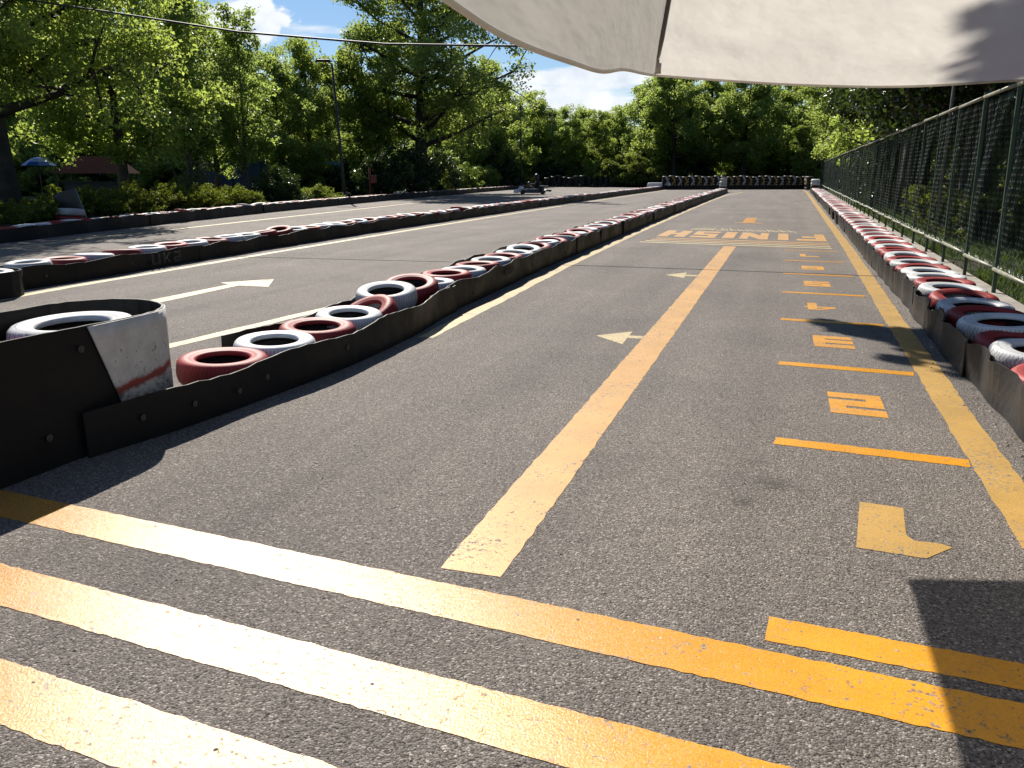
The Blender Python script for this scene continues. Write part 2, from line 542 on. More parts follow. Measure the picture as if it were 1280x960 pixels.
M['grey_panel'] = simple('grey_panel', (0.06, 0.066, 0.075), 0.9, 0.15, 2, spec=0.05)
M['screen'] = simple('teal_windscreen_cloth', (0.10, 0.20, 0.20), 0.8, 0.2, 1.2)
M['screen_blue'] = simple('blue_windscreen_cloth', (0.035, 0.06, 0.13), 0.8, 0.2, 1.2)
M['red_metal'] = simple('faded_red_metal', (0.14, 0.024, 0.02), 0.5, 0.25)
M['plastic_black'] = simple('black_plastic', (0.018, 0.018, 0.02), 0.35, 0.2)
M['plastic_white'] = simple('white_plastic', (0.72, 0.72, 0.72), 0.35, 0.06)
M['plastic_red'] = simple('red_plastic', (0.42, 0.03, 0.03), 0.35, 0.1)
M['cloth_dark'] = simple('dark_racing_suit', (0.02, 0.02, 0.026), 0.85, 0.3)
M['skin'] = simple('skin', (0.42, 0.26, 0.19), 0.55, 0.06)
M['pebble'] = simple('pebbles', (0.30, 0.26, 0.21), 0.9, 0.5, 9)
M['leaf_litter'] = simple('dry_leaf_litter', (0.22, 0.15, 0.08), 0.9, 0.5, 9)
M['faded_mark'] = simple('faded_white_marking', (0.035, 0.035, 0.035), 0.7, 0.4, 20)
M['chev_white'] = simple('white_chevron_paint', (0.36, 0.36, 0.35), 0.5, 0.2, 4)
M['chev_yellow'] = simple('yellow_chevron_paint', (0.28, 0.165, 0.025), 0.5, 0.25, 4)


def ground_mat():
    m, t, b = new_mat('earth_and_grass')
    p = pos(t)
    a = noise(t, p, 0.35, 6, 0.65)
    f = noise(t, p, 25, 5, 0.7)
    g = ramp(t, f, [(0.3, (0.022, 0.036, 0.010)), (0.7, (0.065, 0.10, 0.022))])
    e = ramp(t, f, [(0.3, (0.030, 0.024, 0.015)), (0.7, (0.075, 0.06, 0.038))])
    t.links.new(mixc(t, ramp(t, a, [(0.48, (0, 0, 0)), (0.60, (1, 1, 1))]), g, e), b.inputs['Base Color'])
    b.inputs['Roughness'].default_value = 0.95
    t.links.new(bump(t, f, 1.0, 0.05), b.inputs['Normal'])
    return m


M['ground'] = ground_mat()


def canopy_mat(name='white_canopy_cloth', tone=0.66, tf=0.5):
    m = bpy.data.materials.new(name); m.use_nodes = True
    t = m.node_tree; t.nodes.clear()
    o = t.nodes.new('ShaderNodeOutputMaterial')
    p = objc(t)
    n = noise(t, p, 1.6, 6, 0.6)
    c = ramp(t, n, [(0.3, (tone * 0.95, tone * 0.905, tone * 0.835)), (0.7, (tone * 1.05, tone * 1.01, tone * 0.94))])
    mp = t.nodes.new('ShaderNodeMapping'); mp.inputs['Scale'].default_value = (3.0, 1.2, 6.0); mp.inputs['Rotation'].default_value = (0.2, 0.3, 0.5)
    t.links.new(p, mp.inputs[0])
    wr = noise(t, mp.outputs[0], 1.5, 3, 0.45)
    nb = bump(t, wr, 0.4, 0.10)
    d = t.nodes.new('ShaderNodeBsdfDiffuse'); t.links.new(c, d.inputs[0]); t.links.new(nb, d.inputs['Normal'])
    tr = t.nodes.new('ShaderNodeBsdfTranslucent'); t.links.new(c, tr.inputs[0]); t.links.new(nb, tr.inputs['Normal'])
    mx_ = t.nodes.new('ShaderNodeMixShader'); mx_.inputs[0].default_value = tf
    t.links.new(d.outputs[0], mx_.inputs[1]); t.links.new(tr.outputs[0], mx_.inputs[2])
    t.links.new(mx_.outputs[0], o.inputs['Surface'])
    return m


M['canopy'] = canopy_mat()
M['canopy_side'] = canopy_mat('shaded_canopy_cloth', 0.55, 0.36)  # left panel's dimmer light put into a darker, less translucent copy of the cloth


def patch_mat():
    """white painted belt end with a red band and grime; uv: u along the belt, v up"""
    m, t, b = new_mat('white_painted_belt_end')
    uv = t.nodes.new('ShaderNodeUVMap')
    s = t.nodes.new('ShaderNodeSeparateXYZ'); t.links.new(uv.outputs[0], s.inputs[0])
    p = pos(t)
    n = noise(t, p, 11, 5, 0.7)
    n2 = noise(t, p, 45, 4, 0.7)
    v = mathn(t, 'MULTIPLY_ADD', mathn(t, 'SUBTRACT', n, 0.5), 0.10, s.outputs[1])
    v = mathn(t, 'MULTIPLY_ADD', s.outputs[0], -0.15, v)
    lo = mathn(t, 'MULTIPLY', mathn(t, 'SUBTRACT', v, 0.345), 30, clamp=True)
    hi = mathn(t, 'MULTIPLY', mathn(t, 'SUBTRACT', 0.45, v), 30, clamp=True)
    band = mathn(t, 'MULTIPLY', lo, hi)
    white = ramp(t, n, [(0.3, (0.50, 0.48, 0.44)), (0.65, (0.66, 0.64, 0.60))])
    dirt = mathn(t, 'MULTIPLY', mathn(t, 'SUBTRACT', mathn(t, 'MULTIPLY_ADD', n2, 0.5, mathn(t, 'MULTIPLY', n, 0.6)), mathn(t, 'MULTIPLY_ADD', s.outputs[1], 0.65, 0.22)), 5.0, clamp=True)
    c = mixc(t, band, white, (0.30, 0.045, 0.035))
    c = mixc(t, mathn(t, 'MULTIPLY', dirt, 0.85), c, (0.07, 0.06, 0.05))
    sc = mathn(t, 'GREATER_THAN', noise(t, p, 22, 3), 0.68)
    c = mixc(t, mathn(t, 'MULTIPLY', sc, 0.7), c, (0.09, 0.08, 0.075))
    t.links.new(c, b.inputs['Base Color'])
    b.inputs['Roughness'].default_value = 0.55
    t.links.new(bump(t, n2, 0.25, 0.004), b.inputs['Normal'])
    return m


M['patch'] = patch_mat()

# ------------------------------------------------------------------ the setting: ground, asphalt, markings
def lerp_path(path, y):
    """x of a path given as (x, y) points, at a given y"""
    for (x0, y0), (x1, y1) in zip(path, path[1:]):
        if y <= y1:
            k = (y - y0) / (y1 - y0)
            return x0 + (x1 - x0) * k
    (x0, y0), (x1, y1) = path[-2:]
    return x1 + (x1 - x0) / (y1 - y0) * (y - y1)


B3 = [(-14.6, 8.0), (-15.2, 11.0), (-15.7, 13.7), (-16.6, 17.5), (-17.6, 22.8), (-18.7, 29.0), (-19.65, 35.8), (-21.1, 48.0), (-22.3, 62.0), (-23.2, 73.0), (-23.6, 84.0)]
B2 = [(-9.17, 8.3), (-9.17, 9.2), (-9.31, 10.8), (-9.60, 14.25), (-9.86, 20.7), (-10.1, 33), (-10.3, 55), (-10.4, 77)]
B1N = [(-3.375, 3.30), (-3.27, 3.85), (-3.20, 4.4), (-3.145, 5.1), (-3.12, 5.7), (-3.12, 6.3), (-3.155, 6.9), (-3.21, 7.4), (-3.265, 7.9), (-3.305, 8.4)]
B1 = [(-3.27, 7.4), (-3.305, 7.9), (-3.37, 9.4), (-3.46, 11.0), (-3.54, 13.0), (-3.72, 20.8), (-3.95, 35), (-4.10, 50), (-4.3, 68)]
B4 = [(1.36, 3.0), (1.35, 5.0), (1.34, 6.7), (1.35, 8.4), (1.36, 11.1), (1.40, 18), (1.50, 30), (1.62, 50), (1.74, 72)]
FENCE = lambda y: 2.46 + 0.0085 * (y - 11.35)

g = MB()
nx, ny = 24, 24
for j in range(ny + 1):
    for i in range(nx + 1):
        x = -700 + 1400 * i / nx; y = -300 + 1400 * j / ny
        g.v.append((x, y, -0.03))
for j in range(ny):
    for i in range(nx):
        a = j * (nx + 1) + i
        g.f.append((a, a + 1, a + nx + 2, a + nx + 1)); g.m.append(0)
ground = g.build('ground', M['ground']); tag(ground, kind='structure')

am = MB()
ys = [-8, 2, 8] + list(range(12, 100, 4))
for k, y in enumerate(ys):
    xl = lerp_path(B3, y) - 0.75 if y >= 8 else -16.05
    am.v += [(xl, y, 0), (2.12 + 0.005 * y, y, 0)]
for k in range(len(ys) - 1):
    am.f.append((2 * k, 2 * k + 1, 2 * k + 3, 2 * k + 2)); am.m.append(0)
asphalt = am.build('asphalt_track', M['asphalt']); tag(asphalt, kind='structure')

PZ = 0.0018


def strip_mark(name, pts, width, mat, z=PZ, step=0.25, wob=0.008, seed=0):
    """painted line along pts with slightly ragged edges"""
    r = random.Random(seed or len(name) + int(abs(pts[0][0]) * 100))
    P = [Vector((x, y, 0)) for x, y in pts]
    dense = [P[0]]
    for a, b_ in zip(P, P[1:]):
        n = max(1, int((b_ - a).length / step))
        for i in range(1, n + 1): dense.append(a.lerp(b_, i / n))
    mb = MB(); V = []
    for i, p in enumerate(dense):
        t_ = (dense[min(i + 1, len(dense) - 1)] - dense[max(i - 1, 0)]).normalized()
        nrm = Vector((-t_.y, t_.x, 0))
        for s_ in (1, -1):
            q = p + nrm * s_ * (width / 2 + r.uniform(-wob, wob))
            V.append((q.x, q.y, z))
    F = [(2 * i, 2 * i + 1, 2 * i + 3, 2 * i + 2) for i in range(len(dense) - 1)]
    mb.add(V, [tuple(reversed(f)) for f in F])
    me = mb.mesh(name, mat)
    o = link(name, me, asphalt)
    # normals up
    if me.polygons and me.polygons[0].normal.z < 0: me.flip_normals()
    return o


def poly_mark(name, polys, mat, z=PZ):
    mb = MB()
    for pl in polys:
        mb.add([(x, y, z) for x, y in pl], [tuple(range(len(pl)))])
    me = mb.mesh(name, mat)
    bm = bmesh.new(); bm.from_mesh(me)
    for f in bm.faces:
        f.normal_update()
        if f.normal.z < 0: f.normal_flip()
    bm.to_mesh(me); bm.free()
    return link(name, me, asphalt)


# three start lines in front of the camera
def slanted(x0, x1, ytop, xref, slope, w):
    return [(x0, ytop + slope * (x0 - xref) - w / 2), (x1, ytop + slope * (x1 - xref) - w / 2)]


for (x0, x1, yt, xr, w) in ((-3.9, 1.02, 2.81, -3.43, 0.22), (-3.9, 1.02, 2.215, -2.76, 0.22), (-3.6, 1.0, 1.71, -2.17, 0.22)):
    strip_mark('start_line', slanted(x0, x1, yt, xr, -0.096, w), w, M['start'], step=0.03, wob=0.004, seed=int(w * 1000))
strip_mark('lane_divider', [(-1.02, 2.69), (-1.015, 17.75)], 0.245, M['peach'], step=0.08, wob=0.005)
strip_mark('edge_line', [(1.10, 3.55), (1.10, 5), (1.12, 6.7), (1.135, 9), (1.18, 12.5), (1.245, 18), (1.28, 25), (1.31, 32), (1.40, 50), (1.5, 71), (1.35, 78)], 0.19, M['edge'], step=0.1, wob=0.007)
strip_mark('edge_line', [(-3.02, 6.9), (-3.06, 7.7), (-3.12, 9.4), (-3.28, 13.0), (-3.47, 20.8), (-3.69, 35), (-3.84, 48), (-3.8, 60), (-3.2, 68)], 0.15, M['cream'], step=0.2, wob=0.01)
strip_mark('edge_line', [(-5.1, 4.6), (-4.97, 5.9), (-4.68, 8.6), (-4.62, 12), (-4.75, 25), (-4.95, 45), (-5.1, 64)], 0.15, M['cream'], step=0.2, wob=0.01)
strip_mark('edge_line', [(-8.7, 7.2), (-8.86, 8.7), (-8.92, 10.3), (-9.08, 13.5), (-9.26, 19.3), (-9.42, 26.4), (-9.6, 37), (-9.8, 60), (-9.95, 75)], 0.15, M['cream'], step=0.25, wob=0.01)
strip_mark('edge_line', [(-14.2, 10), (-14.7, 13.5), (-15.1, 16.0), (-15.5, 20.0), (-16.3, 27.8), (-17.6, 40)], 0.15, M['cream'], step=0.3, wob=0.01)
# grid boxes and their numbers, painted to be read from the far end
for k, y in enumerate((2.60, 4.66, 6.735, 8.88, 11.0, 13.1, 15.15, 17.2)):
    x1 = 1.0 if k else 1.02
    w = 0.155 if k == 0 else 0.13 if k < 6 else 0.11
    y0 = y + 0.045
    strip_mark('grid_line', [(0.04, y0), (x1, y - 0.05)] if k else [(0.045, 2.615), (0.98, 2.545)], w, M['yellow'], step=0.03, wob=0.004, seed=20 + k)
    if k == 7: break

ROWS = [0.15, 0.05, 0.15, 0.05, 0.14]
COLS = [0.10, 0.13, 0.10]
DIG = {'2': ['111', '001', '111', '100', '111'], '3': ['111', '001', '111', '001', '111'],
       '5': ['111', '100', '111', '001', '111'], '6': ['111', '100', '111', '101', '111'],
       '7': ['111', '001', '001', '001', '001']}


def digit(ch, cx, cy, skew=-0.1):
    polys = []
    if ch == '4':
        raw = [[(-.165, .10), (.165, .10), (.165, .02), (-.165, .02)], [(-.165, .10), (-.06, .10), (.09, .27), (.0, .27)],
               [(.03, .10), (.13, .10), (.13, .27), (.09, .27), (.03, .19)], [(.03, .02), (.13, .02), (.13, -.25), (.03, -.25)]]
    else:
        raw = []
        y = 0.27
        for r_, row in zip(ROWS, DIG[ch]):
            x = -0.165; c = 0
            while c < 3:
                if row[c] == '1':
                    x0 = x; 
                    while c < 3 and row[c] == '1':
                        x += COLS[c]; c += 1
                    raw.append([(x0, y), (x, y), (x, y - r_), (x0, y - r_)])
                else:
                    x += COLS[c]; c += 1
            y -= r_
    for pl in raw:      # turned half round and sheared with the grid
        polys.append([(cx - px_, cy - py_ + skew * (-px_)) for px_, py_ in pl])
    poly_mark('grid_number', polys, M['stencil'])


poly_mark('grid_number', [[(0.37, 3.36), (0.42, 3.88), (0.60, 3.86), (0.575, 3.55)], [(0.37, 3.36), (0.575, 3.55), (0.60, 3.50), (0.70, 3.50), (0.735, 3.475), (0.62, 3.335)]], M['edge'])
for ch, x, y in (('2', 0.53, 5.66), ('3', 0.49, 7.81), ('4', 0.45, 9.92), ('5', 0.48, 12.0), ('6', 0.48, 14.05), ('7', 0.48, 16.2)):
    digit(ch, x, y)
# small pit arrows left of the divider
poly_mark('lane_arrow', [[(-1.57, 7.46), (-1.285, 7.77), (-1.265, 7.14)], [(-1.277, 7.56), (-1.145, 7.555), (-1.145, 7.43), (-1.275, 7.435)]], M['cream'])
poly_mark('lane_arrow', [[(-1.60, 12.42), (-1.33, 12.82), (-1.30, 12.12)], [(-1.316, 12.52), (-1.145, 12.50), (-1.145, 12.36), (-1.312, 12.37)]], M['cream'])
poly_mark('lane_arrow', [[(-7.02, 6.6), (-7.02, 9.55), (-6.83, 9.5), (-6.74, 6.6)], [(-7.25, 9.68), (-6.78, 10.25), (-6.38, 9.50), (-6.83, 9.5), (-7.02, 9.55)]], M['cream'])
# FINISH, its speed stripes and the ragged flash behind it
def shear(pl, k=-0.13):
    return [(x, y + k * (x + 0.95)) for x, y in pl]


LY0, LY1 = 19.95, 22.1
LET = {}
def rect(x0, x1, y0, y1): return [(x0, y0), (x1, y0), (x1, y1), (x0, y1)]
def letter(ch, x0, x1):
    h = LY1 - LY0; a, b_ = LY0, LY1
    w = x1 - x0
    if ch == 'I': return [rect(x0, x1, a, b_)]
    if ch == 'H': return [rect(x0, x0 + w * .38, a, b_), rect(x1 - w * .38, x1, a, b_), rect(x0 + w * .38, x1 - w * .38, a + h * .4, a + h * .62)]
    if ch == 'N': return [rect(x0, x0 + w * .3, a, b_), rect(x1 - w * .3, x1, a, b_), [(x0 + w * .3, b_), (x0 + w * .3, a + h * .45), (x1 - w * .3, a), (x1 - w * .3, a + h * .55)]]
    if ch == 'S': return [rect(x0, x1, a, a + h * .22), rect(x0, x1, a + h * .39, a + h * .61), rect(x0, x1, b_ - h * .22, b_), rect(x0, x0 + w * .35, a + h * .61, b_ - h * .22), rect(x1 - w * .35, x1, a + h * .22, a + h * .39)]
    if ch == 'F': return [rect(x1 - w * .34, x1, a, b_), rect(x0, x1 - w * .34, a, a + h * .24), rect(x0 + w * .2, x1 - w * .34, a + h * .42, a + h * .64)]


for ch, a, b_ in (('H', -2.85, -2.2), ('S', -2.08, -1.5), ('I', -1.35, -1.08), ('N', -0.96, -0.33), ('I', -0.11, 0.12), ('F', 0.30, 0.92)):
    poly_mark('finish_letter', [shear(p) for p in letter(ch, a, b_)], M['peach'])
for k in range(4):
    y0 = 18.02 + 0.42 * k
    poly_mark('finish_stripe', [shear([(-2.95 + 0.06 * k, y0), (0.93, y0), (0.93, y0 + 0.17), (-2.95 + 0.06 * k, y0 + 0.17)])], M['cream'] if k < 2 else M['peach'])
zz = []
for k in range(26):
    x = -2.35 + k * 0.105
    hgt = rng.uniform(0.5, 1.3)
    zz.append(shear([(x, 22.65), (x + 0.07, 22.65), (x - 0.02 + (0.12 if k < 8 else -0.1), 22.65 + hgt)]))
poly_mark('finish_flash', zz, M['cream'])
poly_mark('lane_arrow', [rect(-1.20, -0.86, 26.6, 29.4), [(-1.42, 26.45), (-0.62, 26.2), (-0.62, 26.45), (-0.86, 26.6), (-1.20, 26.6), (-1.42, 26.65)]], M['yellow'])

# concrete strip along the fence
cm = MB()
segs = [(-4, 0), (0, 6), (6, 11.3), (11.3, 17), (17, 24), (24, 33), (33, 48), (48, 66), (66, 92)]
path = empty('footpath'); tag(path, kind='structure')
for (a, b_) in segs:
    mb = MB()
    for y, in ((a + 0.006,), (b_ - 0.006,)):
        x0 = lerp_path(B4, y) + 0.60; x1 = FENCE(y) + 0.10
        mb.v += [(x0, y, -0.02), (x1, y, -0.02), (x1, y, 0.055), (x0, y, 0.05)]
    mb.add([], [])
    mb.f += [(3, 2, 6, 7), (0, 3, 7, 4), (1, 5, 6, 2), (0, 1, 2, 3), (4, 7, 6, 5)]; mb.m += [0] * 5
    mb.build('concrete_slab', M['concrete'], path)

# ------------------------------------------------------------------ tyre barriers
def tyre_mesh(name, mats, Rt=0.29, w=0.165, seg=48, tread=True):
    """painted car tyre lying flat, base at z = 0; mats: paint, rubber"""
    h = w / 2
    prof = [(0.165, -h * .55), (0.172, -h * .92), (0.20, -h), (0.235, -h * 1.04), (0.268, -h * .95), (0.284, -h * .74), (Rt, -h * .45), (Rt + .003, -h * .15),
            (Rt + .003, h * .15), (Rt, h * .45), (0.284, h * .74), (0.268, h * .95), (0.235, h * 1.04), (0.205, h * .99), (0.196, h * .93), (0.186, h * .93), (0.172, h * .86), (0.165, h * .55),
            (0.18, h * .45), (0.24, h * .55), (0.262, 0), (0.24, -h * .55), (0.18, -h * .45)]
    mis = [0] * 17 + [1] * 6
    mb = MB()
    n = len(prof)
    for i, (r, z) in enumerate(prof):
        for k in range(seg):
            a = 2 * math.pi * k / seg
            rr = r
            if tread and 5 <= i <= 10:
                if k % 2 == (0 if i <= 7 else 1): rr -= 0.007
            mb.v.append((rr * math.cos(a), rr * math.sin(a), z + h * 1.04))
    for i in range(n):
        j = (i + 1) % n
        for k in range(seg):
            k2 = (k + 1) % seg
            mb.f.append((i * seg + k, i * seg + k2, j * seg + k2, j * seg + k)); mb.m.append(mis[i])
    return mb.mesh(name, mats, smooth=True)


MESH = {}
for c in ('red', 'white'):
    MESH[c, 0] = tyre_mesh(c + '_tyre', [M[c], M['rubber']], seg=72)
    MESH[c, 1] = tyre_mesh(c + '_tyre', [M[c], M['rubber']], seg=28, tread=False)


def low_tyre(mb, x, y, z, mi, w=0.165, seg=12, r=0.29):
    h = w
    mb.lathe([(0.17, 0.02), (0.235, 0), (r, h * .25), (r, h * .75), (0.235, h), (0.17, h - .02)], seg, (x, y, z), 'Z', mi, closed=True)


def belt_panel(path_xy, h0, h1, parent, mat, thick=0.011, seed=0, z0=0.002, wave=0.018, step=0.16, name='belt_panel', lean=0.0, bulge=0.012, rip=1.0):
    """one strip of conveyor belt standing on edge along a path"""
    r = random.Random(seed)
    P = [Vector((x, y, 0)) for x, y in path_xy]
    dense = [P[0]]
    for a, b_ in zip(P, P[1:]):
        n = max(1, int(round((b_ - a).length / step)))
        for i in range(1, n + 1): dense.append(a.lerp(b_, i / n))
    L = len(dense)
    ph = r.uniform(0, 6.28); fr = r.uniform(3.5, 5.5) * rip
    V = []; NV = 4
    zs = [0.0, 0.35, 0.75, 1.0]
    s = 0
    for i, p in enumerate(dense):
        t_ = (dense[min(i + 1, L - 1)] - dense[max(i - 1, 0)]).normalized()
        nrm = Vector((t_.y, -t_.x, 0))
        if i: s += (p - dense[i - 1]).length
        k = i / max(1, L - 1)
        hh = h0 + (h1 - h0) * k + wave * math.sin(ph + s * fr) * 0.6 + r.uniform(-wave, wave) * 0.25
        bl = bulge * math.sin(ph * 2 + s * fr * 0.8)
        for side in (1, -1):
            for zz_ in (zs if side == 1 else zs[::-1]):
                q = p + nrm * (side * thick / 2 + bl * (0.3 + zz_) + lean * zz_)
                V.append((q.x, q.y, z0 + hh * zz_))
    n2 = len(zs) * 2
    F = []
    for i in range(L - 1):
        for k in range(n2):
            k2 = (k + 1) % n2
            F.append((i * n2 + k, (i + 1) * n2 + k, (i + 1) * n2 + k2, i * n2 + k2))
    F.append(tuple(range(n2))); F.append(tuple(reversed([(L - 1) * n2 + k for k in range(n2)])))
    mb = MB(); mb.add(V, F)
    me = mb.mesh(name, mat, smooth=False)
    bm = bmesh.new(); bm.from_mesh(me); bmesh.ops.recalc_face_normals(bm, faces=bm.faces); bm.to_mesh(me); bm.free()
    return link(name, me, parent)


def sub_path(path, y0, y1, dx=0.0):
    pts = [(lerp_path(path, y0) + dx, y0)] + [(x + dx, y) for x, y in path if y0 + 0.05 < y < y1 - 0.05] + [(lerp_path(path, y1) + dx, y1)]
    return pts


bolt_m = MB()
bolt_m.lathe([(0.0, 0.0), (0.019, 0.0), (0.019, 0.004), (0.009, 0.005), (0.009, 0.011), (0.0, 0.012)], 10, axis='X')
BOLT = bolt_m.mesh('bolt', M['bolt'], smooth=False)


def add_bolt(panel, x, y, z, ang=0):
    o = link('bolt', BOLT, panel)
    o.location = (x, y, z); o.rotation_euler = (0, 0, ang)
    return o


def long_barrier(label, path, y0, y1, wid, h, mat_r, mat_l, seeds, plen=2.6, left=True, right=True, h_near=None, name='tyre_barrier', jog=0.006, rip=1.0):
    root = empty(name, (0, 0, 0), 0, label, 'barrier')
    r = random.Random(seeds)
    for side, dx, mat in (('r', 0.0, mat_r), ('l', -wid, mat_l)):
        if (side == 'l' and not left) or (side == 'r' and not right): continue
        y = y0; k = 0
        while y < y1 - 0.3:
            ye = min(y1, y + plen * r.uniform(0.8, 1.25))
            off = (0.009 if k % 2 else -0.007) + r.uniform(-jog, jog)
            hh = h + r.uniform(-0.02, 0.02)
            if h_near and y < y0 + 2.5: hh = h_near
            far = y > 30
            p = belt_panel(sub_path(path, y, min(y1, ye + 0.12), dx + off), hh, h + r.uniform(-0.015, 0.015), root, mat, seed=seeds * 100 + k + (50 if side == 'l' else 0), step=0.5 if far else 0.17 / rip, wave=0.03 if y < 30 else 0.04, bulge=0.012 + jog * 0.8, rip=rip)
            if side == 'r' and y < 14:
                for _ in range(2):
                    yy = y + r.uniform(0.15, ye - y - 0.1)
                    add_bolt(p, lerp_path(path, yy) + off + 0.008 + 0.004, yy, h * r.uniform(0.35, 0.7))
            y = ye; k += 1
    return root


b1_root = long_barrier('long black belt barrier of red and white tyres between the two lanes', B1, 7.6, 68, 0.66, 0.29, M['belt'], M['belt'], 3)
q = belt_panel(B1N, 0.245, 0.285, b1_root, M['belt'], seed=302, wave=0.022, step=0.09, bulge=0.016)
for yy_, zz_ in ((3.62, .14), (3.98, .13), (4.35, .12), (4.62, .15), (5.6, .16), (6.7, .16)):
    add_bolt(q, lerp_path(B1N, yy_) + 0.024, yy_, zz_)
belt_panel([(-3.90, 5.15), (-3.85, 5.6), (-3.80, 6.2), (-3.84, 7.0), (-3.97, 7.4)], 0.27, 0.29, b1_root, M['belt'], seed=304, wave=0.025, step=0.09)
b4_root = long_barrier('low grey belt barrier of tyres along the fence on the right', [(x, y) for x, y in B4], 3.0, 71, 0.62, 0.275, M['belt_grey'], M['belt_grey'], 5, plen=1.6, left=False, jog=0.022, rip=2.0)
b2_root = long_barrier('black belt barrier of white and red tyres across the left track', B2, 8.3, 77, 0.66, 0.265, M['belt'], M['belt'], 7, plen=4.0)
b3_root = long_barrier('outermost black belt barrier running below the juniper bushes', B3, 8.0, 84, 0.66, 0.31, M['belt'], M['belt'], 9, plen=4.0)

def belt_marks(parent, path, y0, strokes, name):
    """faded painted strokes on a belt face; strokes are quads in (metres along, height)"""
    mb = MB()
    for q_ in strokes:
        V_ = []
        for a_, z_ in q_:
            V_.append((lerp_path(path, y0 + a_) + 0.045, y0 + a_, z_))
        mb.add(V_, [tuple(range(len(V_)))])
    o_ = mb.build(name, M['faded_mark'], parent)
    sm_ = o_.modifiers.new('thickness', 'SOLIDIFY'); sm_.thickness = 0.003
    return o_


def bar(a0, z0, a1, z1, w): return [(a0, z0), (a0 + w, z0), (a1 + w, z1), (a1, z1)]


belt_marks(b2_root, B2, 10.75, [bar(0, .10, 0, .22, .05), bar(.16, .10, .16, .22, .05), [(0, .065), (.21, .065), (.21, .095), (0, .095)],
                                bar(.29, .065, .29, .22, .05), bar(.44, .065, .345, .14, .05), bar(.345, .145, .44, .22, .05),
                                [(.56, .195), (.74, .195), (.74, .22), (.56, .22)], bar(.69, .145, .69, .193, .05), [(.56, .12), (.74, .12), (.74, .143), (.56, .143)], bar(.56, .09, .56, .118, .05), [(.56, .062), (.74, .062), (.74, .088), (.56, .088)]], 'painted_letters')
belt_marks(b1_root, B1, 10.35, [bar(k_ * .13 + .05, .15, k_ * .13, .235, .06) for k_ in range(4)], 'painted_strokes')

ORD = ['first', 'second', 'third', 'fourth', 'fifth', 'sixth', 'seventh', 'eighth', 'ninth', 'tenth', 'eleventh', 'twelfth', 'thirteenth', 'fourteenth', 'fifteenth', 'sixteenth', 'seventeenth', 'eighteenth', 'nineteenth', 'twentieth']
tyres = []     # (dist, x, y, z, tilt, colour, row, index)


def add_row(row, path, dx, y0, y1, seed, explicit=(), first='red', bias=0.03, pitch=0.605, jit=1.0):
    r = random.Random(seed)
    idx = 0
    y = y0
    for (x, yy, z, tx, ty, c) in explicit:
        tyres.append([math.hypot(x, yy), x, yy, z, tx, ty, c, row, idx]); idx += 1; y = yy
        first = 'white' if c == 'red' else 'red'
    if explicit: y += 0.64
    c = first
    while y < y1:
        x = lerp_path(path, y) + dx + r.uniform(-0.012, 0.012)
        z = 0.135 + r.uniform(-0.004, 0.012)
        tx, ty = r.gauss(bias, 0.05 * jit), r.gauss(0, 0.035 * jit)
        if r.random() < 0.08 * jit: tx += r.choice((-0.22, 0.2)); z += 0.02
        tyres.append([math.hypot(x, y), x, y, z, tx, ty, c, row, idx]); idx += 1
        c = ('white' if c == 'red' else 'red') if r.random() < 0.86 else c
        y += pitch + r.uniform(-0.02, 0.03)


near1 = [(-3.50, 4.63, 0.10, 0.02, 0.03, 'red'), (-3.47, 5.20, 0.115, 0.05, 0.03, 'white'), (-3.45, 5.76, 0.125, 0.05, 0.04, 'red'), (-3.46, 6.30, 0.14, 0.07, 0.05, 'white'),
         (-3.50, 6.78, 0.11, 0.42, -0.20, 'red'), (-3.57, 7.26, 0.215, 0.17, 0.04, 'white'), (-3.63, 7.95, 0.20, 0.22, 0.05, 'red'), (-3.67, 8.55, 0.13, 0.02, 0.0, 'white'), (-3.71, 9.12, 0.16, 0.05, 0, 'red'), (-3.72, 9.70, 0.14, 0.04, 0, 'white')]
add_row('b1', B1, -0.34, 4.6, 67.6, 21, near1, bias=0.06)
near4 = [(1.78, 4.65, 0.12, 0, 0, 'red'), (1.77, 5.26, 0.13, 0.04, 0.03, 'white'), (1.76, 5.84, 0.11, 0.05, -0.04, 'red'), (1.75, 6.42, 0.15, 0.05, 0.02, 'white'), (1.74, 6.96, 0.11, 0.08, 0.03, 'red'), (1.73, 7.50, 0.17, 0.05, -0.05, 'white'), (1.73, 8.08, 0.14, 0.08, 0, 'red'), (1.73, 8.60, 0.14, 0.08, 0, 'white')]
add_row('b4', B4, 0.385, 4.65, 70.5, 22, near4, bias=0.05, pitch=0.535, jit=0.4)
add_row('b2', B2, -0.33, 8.7, 76.5, 23, first='white')
add_row('b3', B3, -0.33, 12.5, 83.5, 24, first='white')

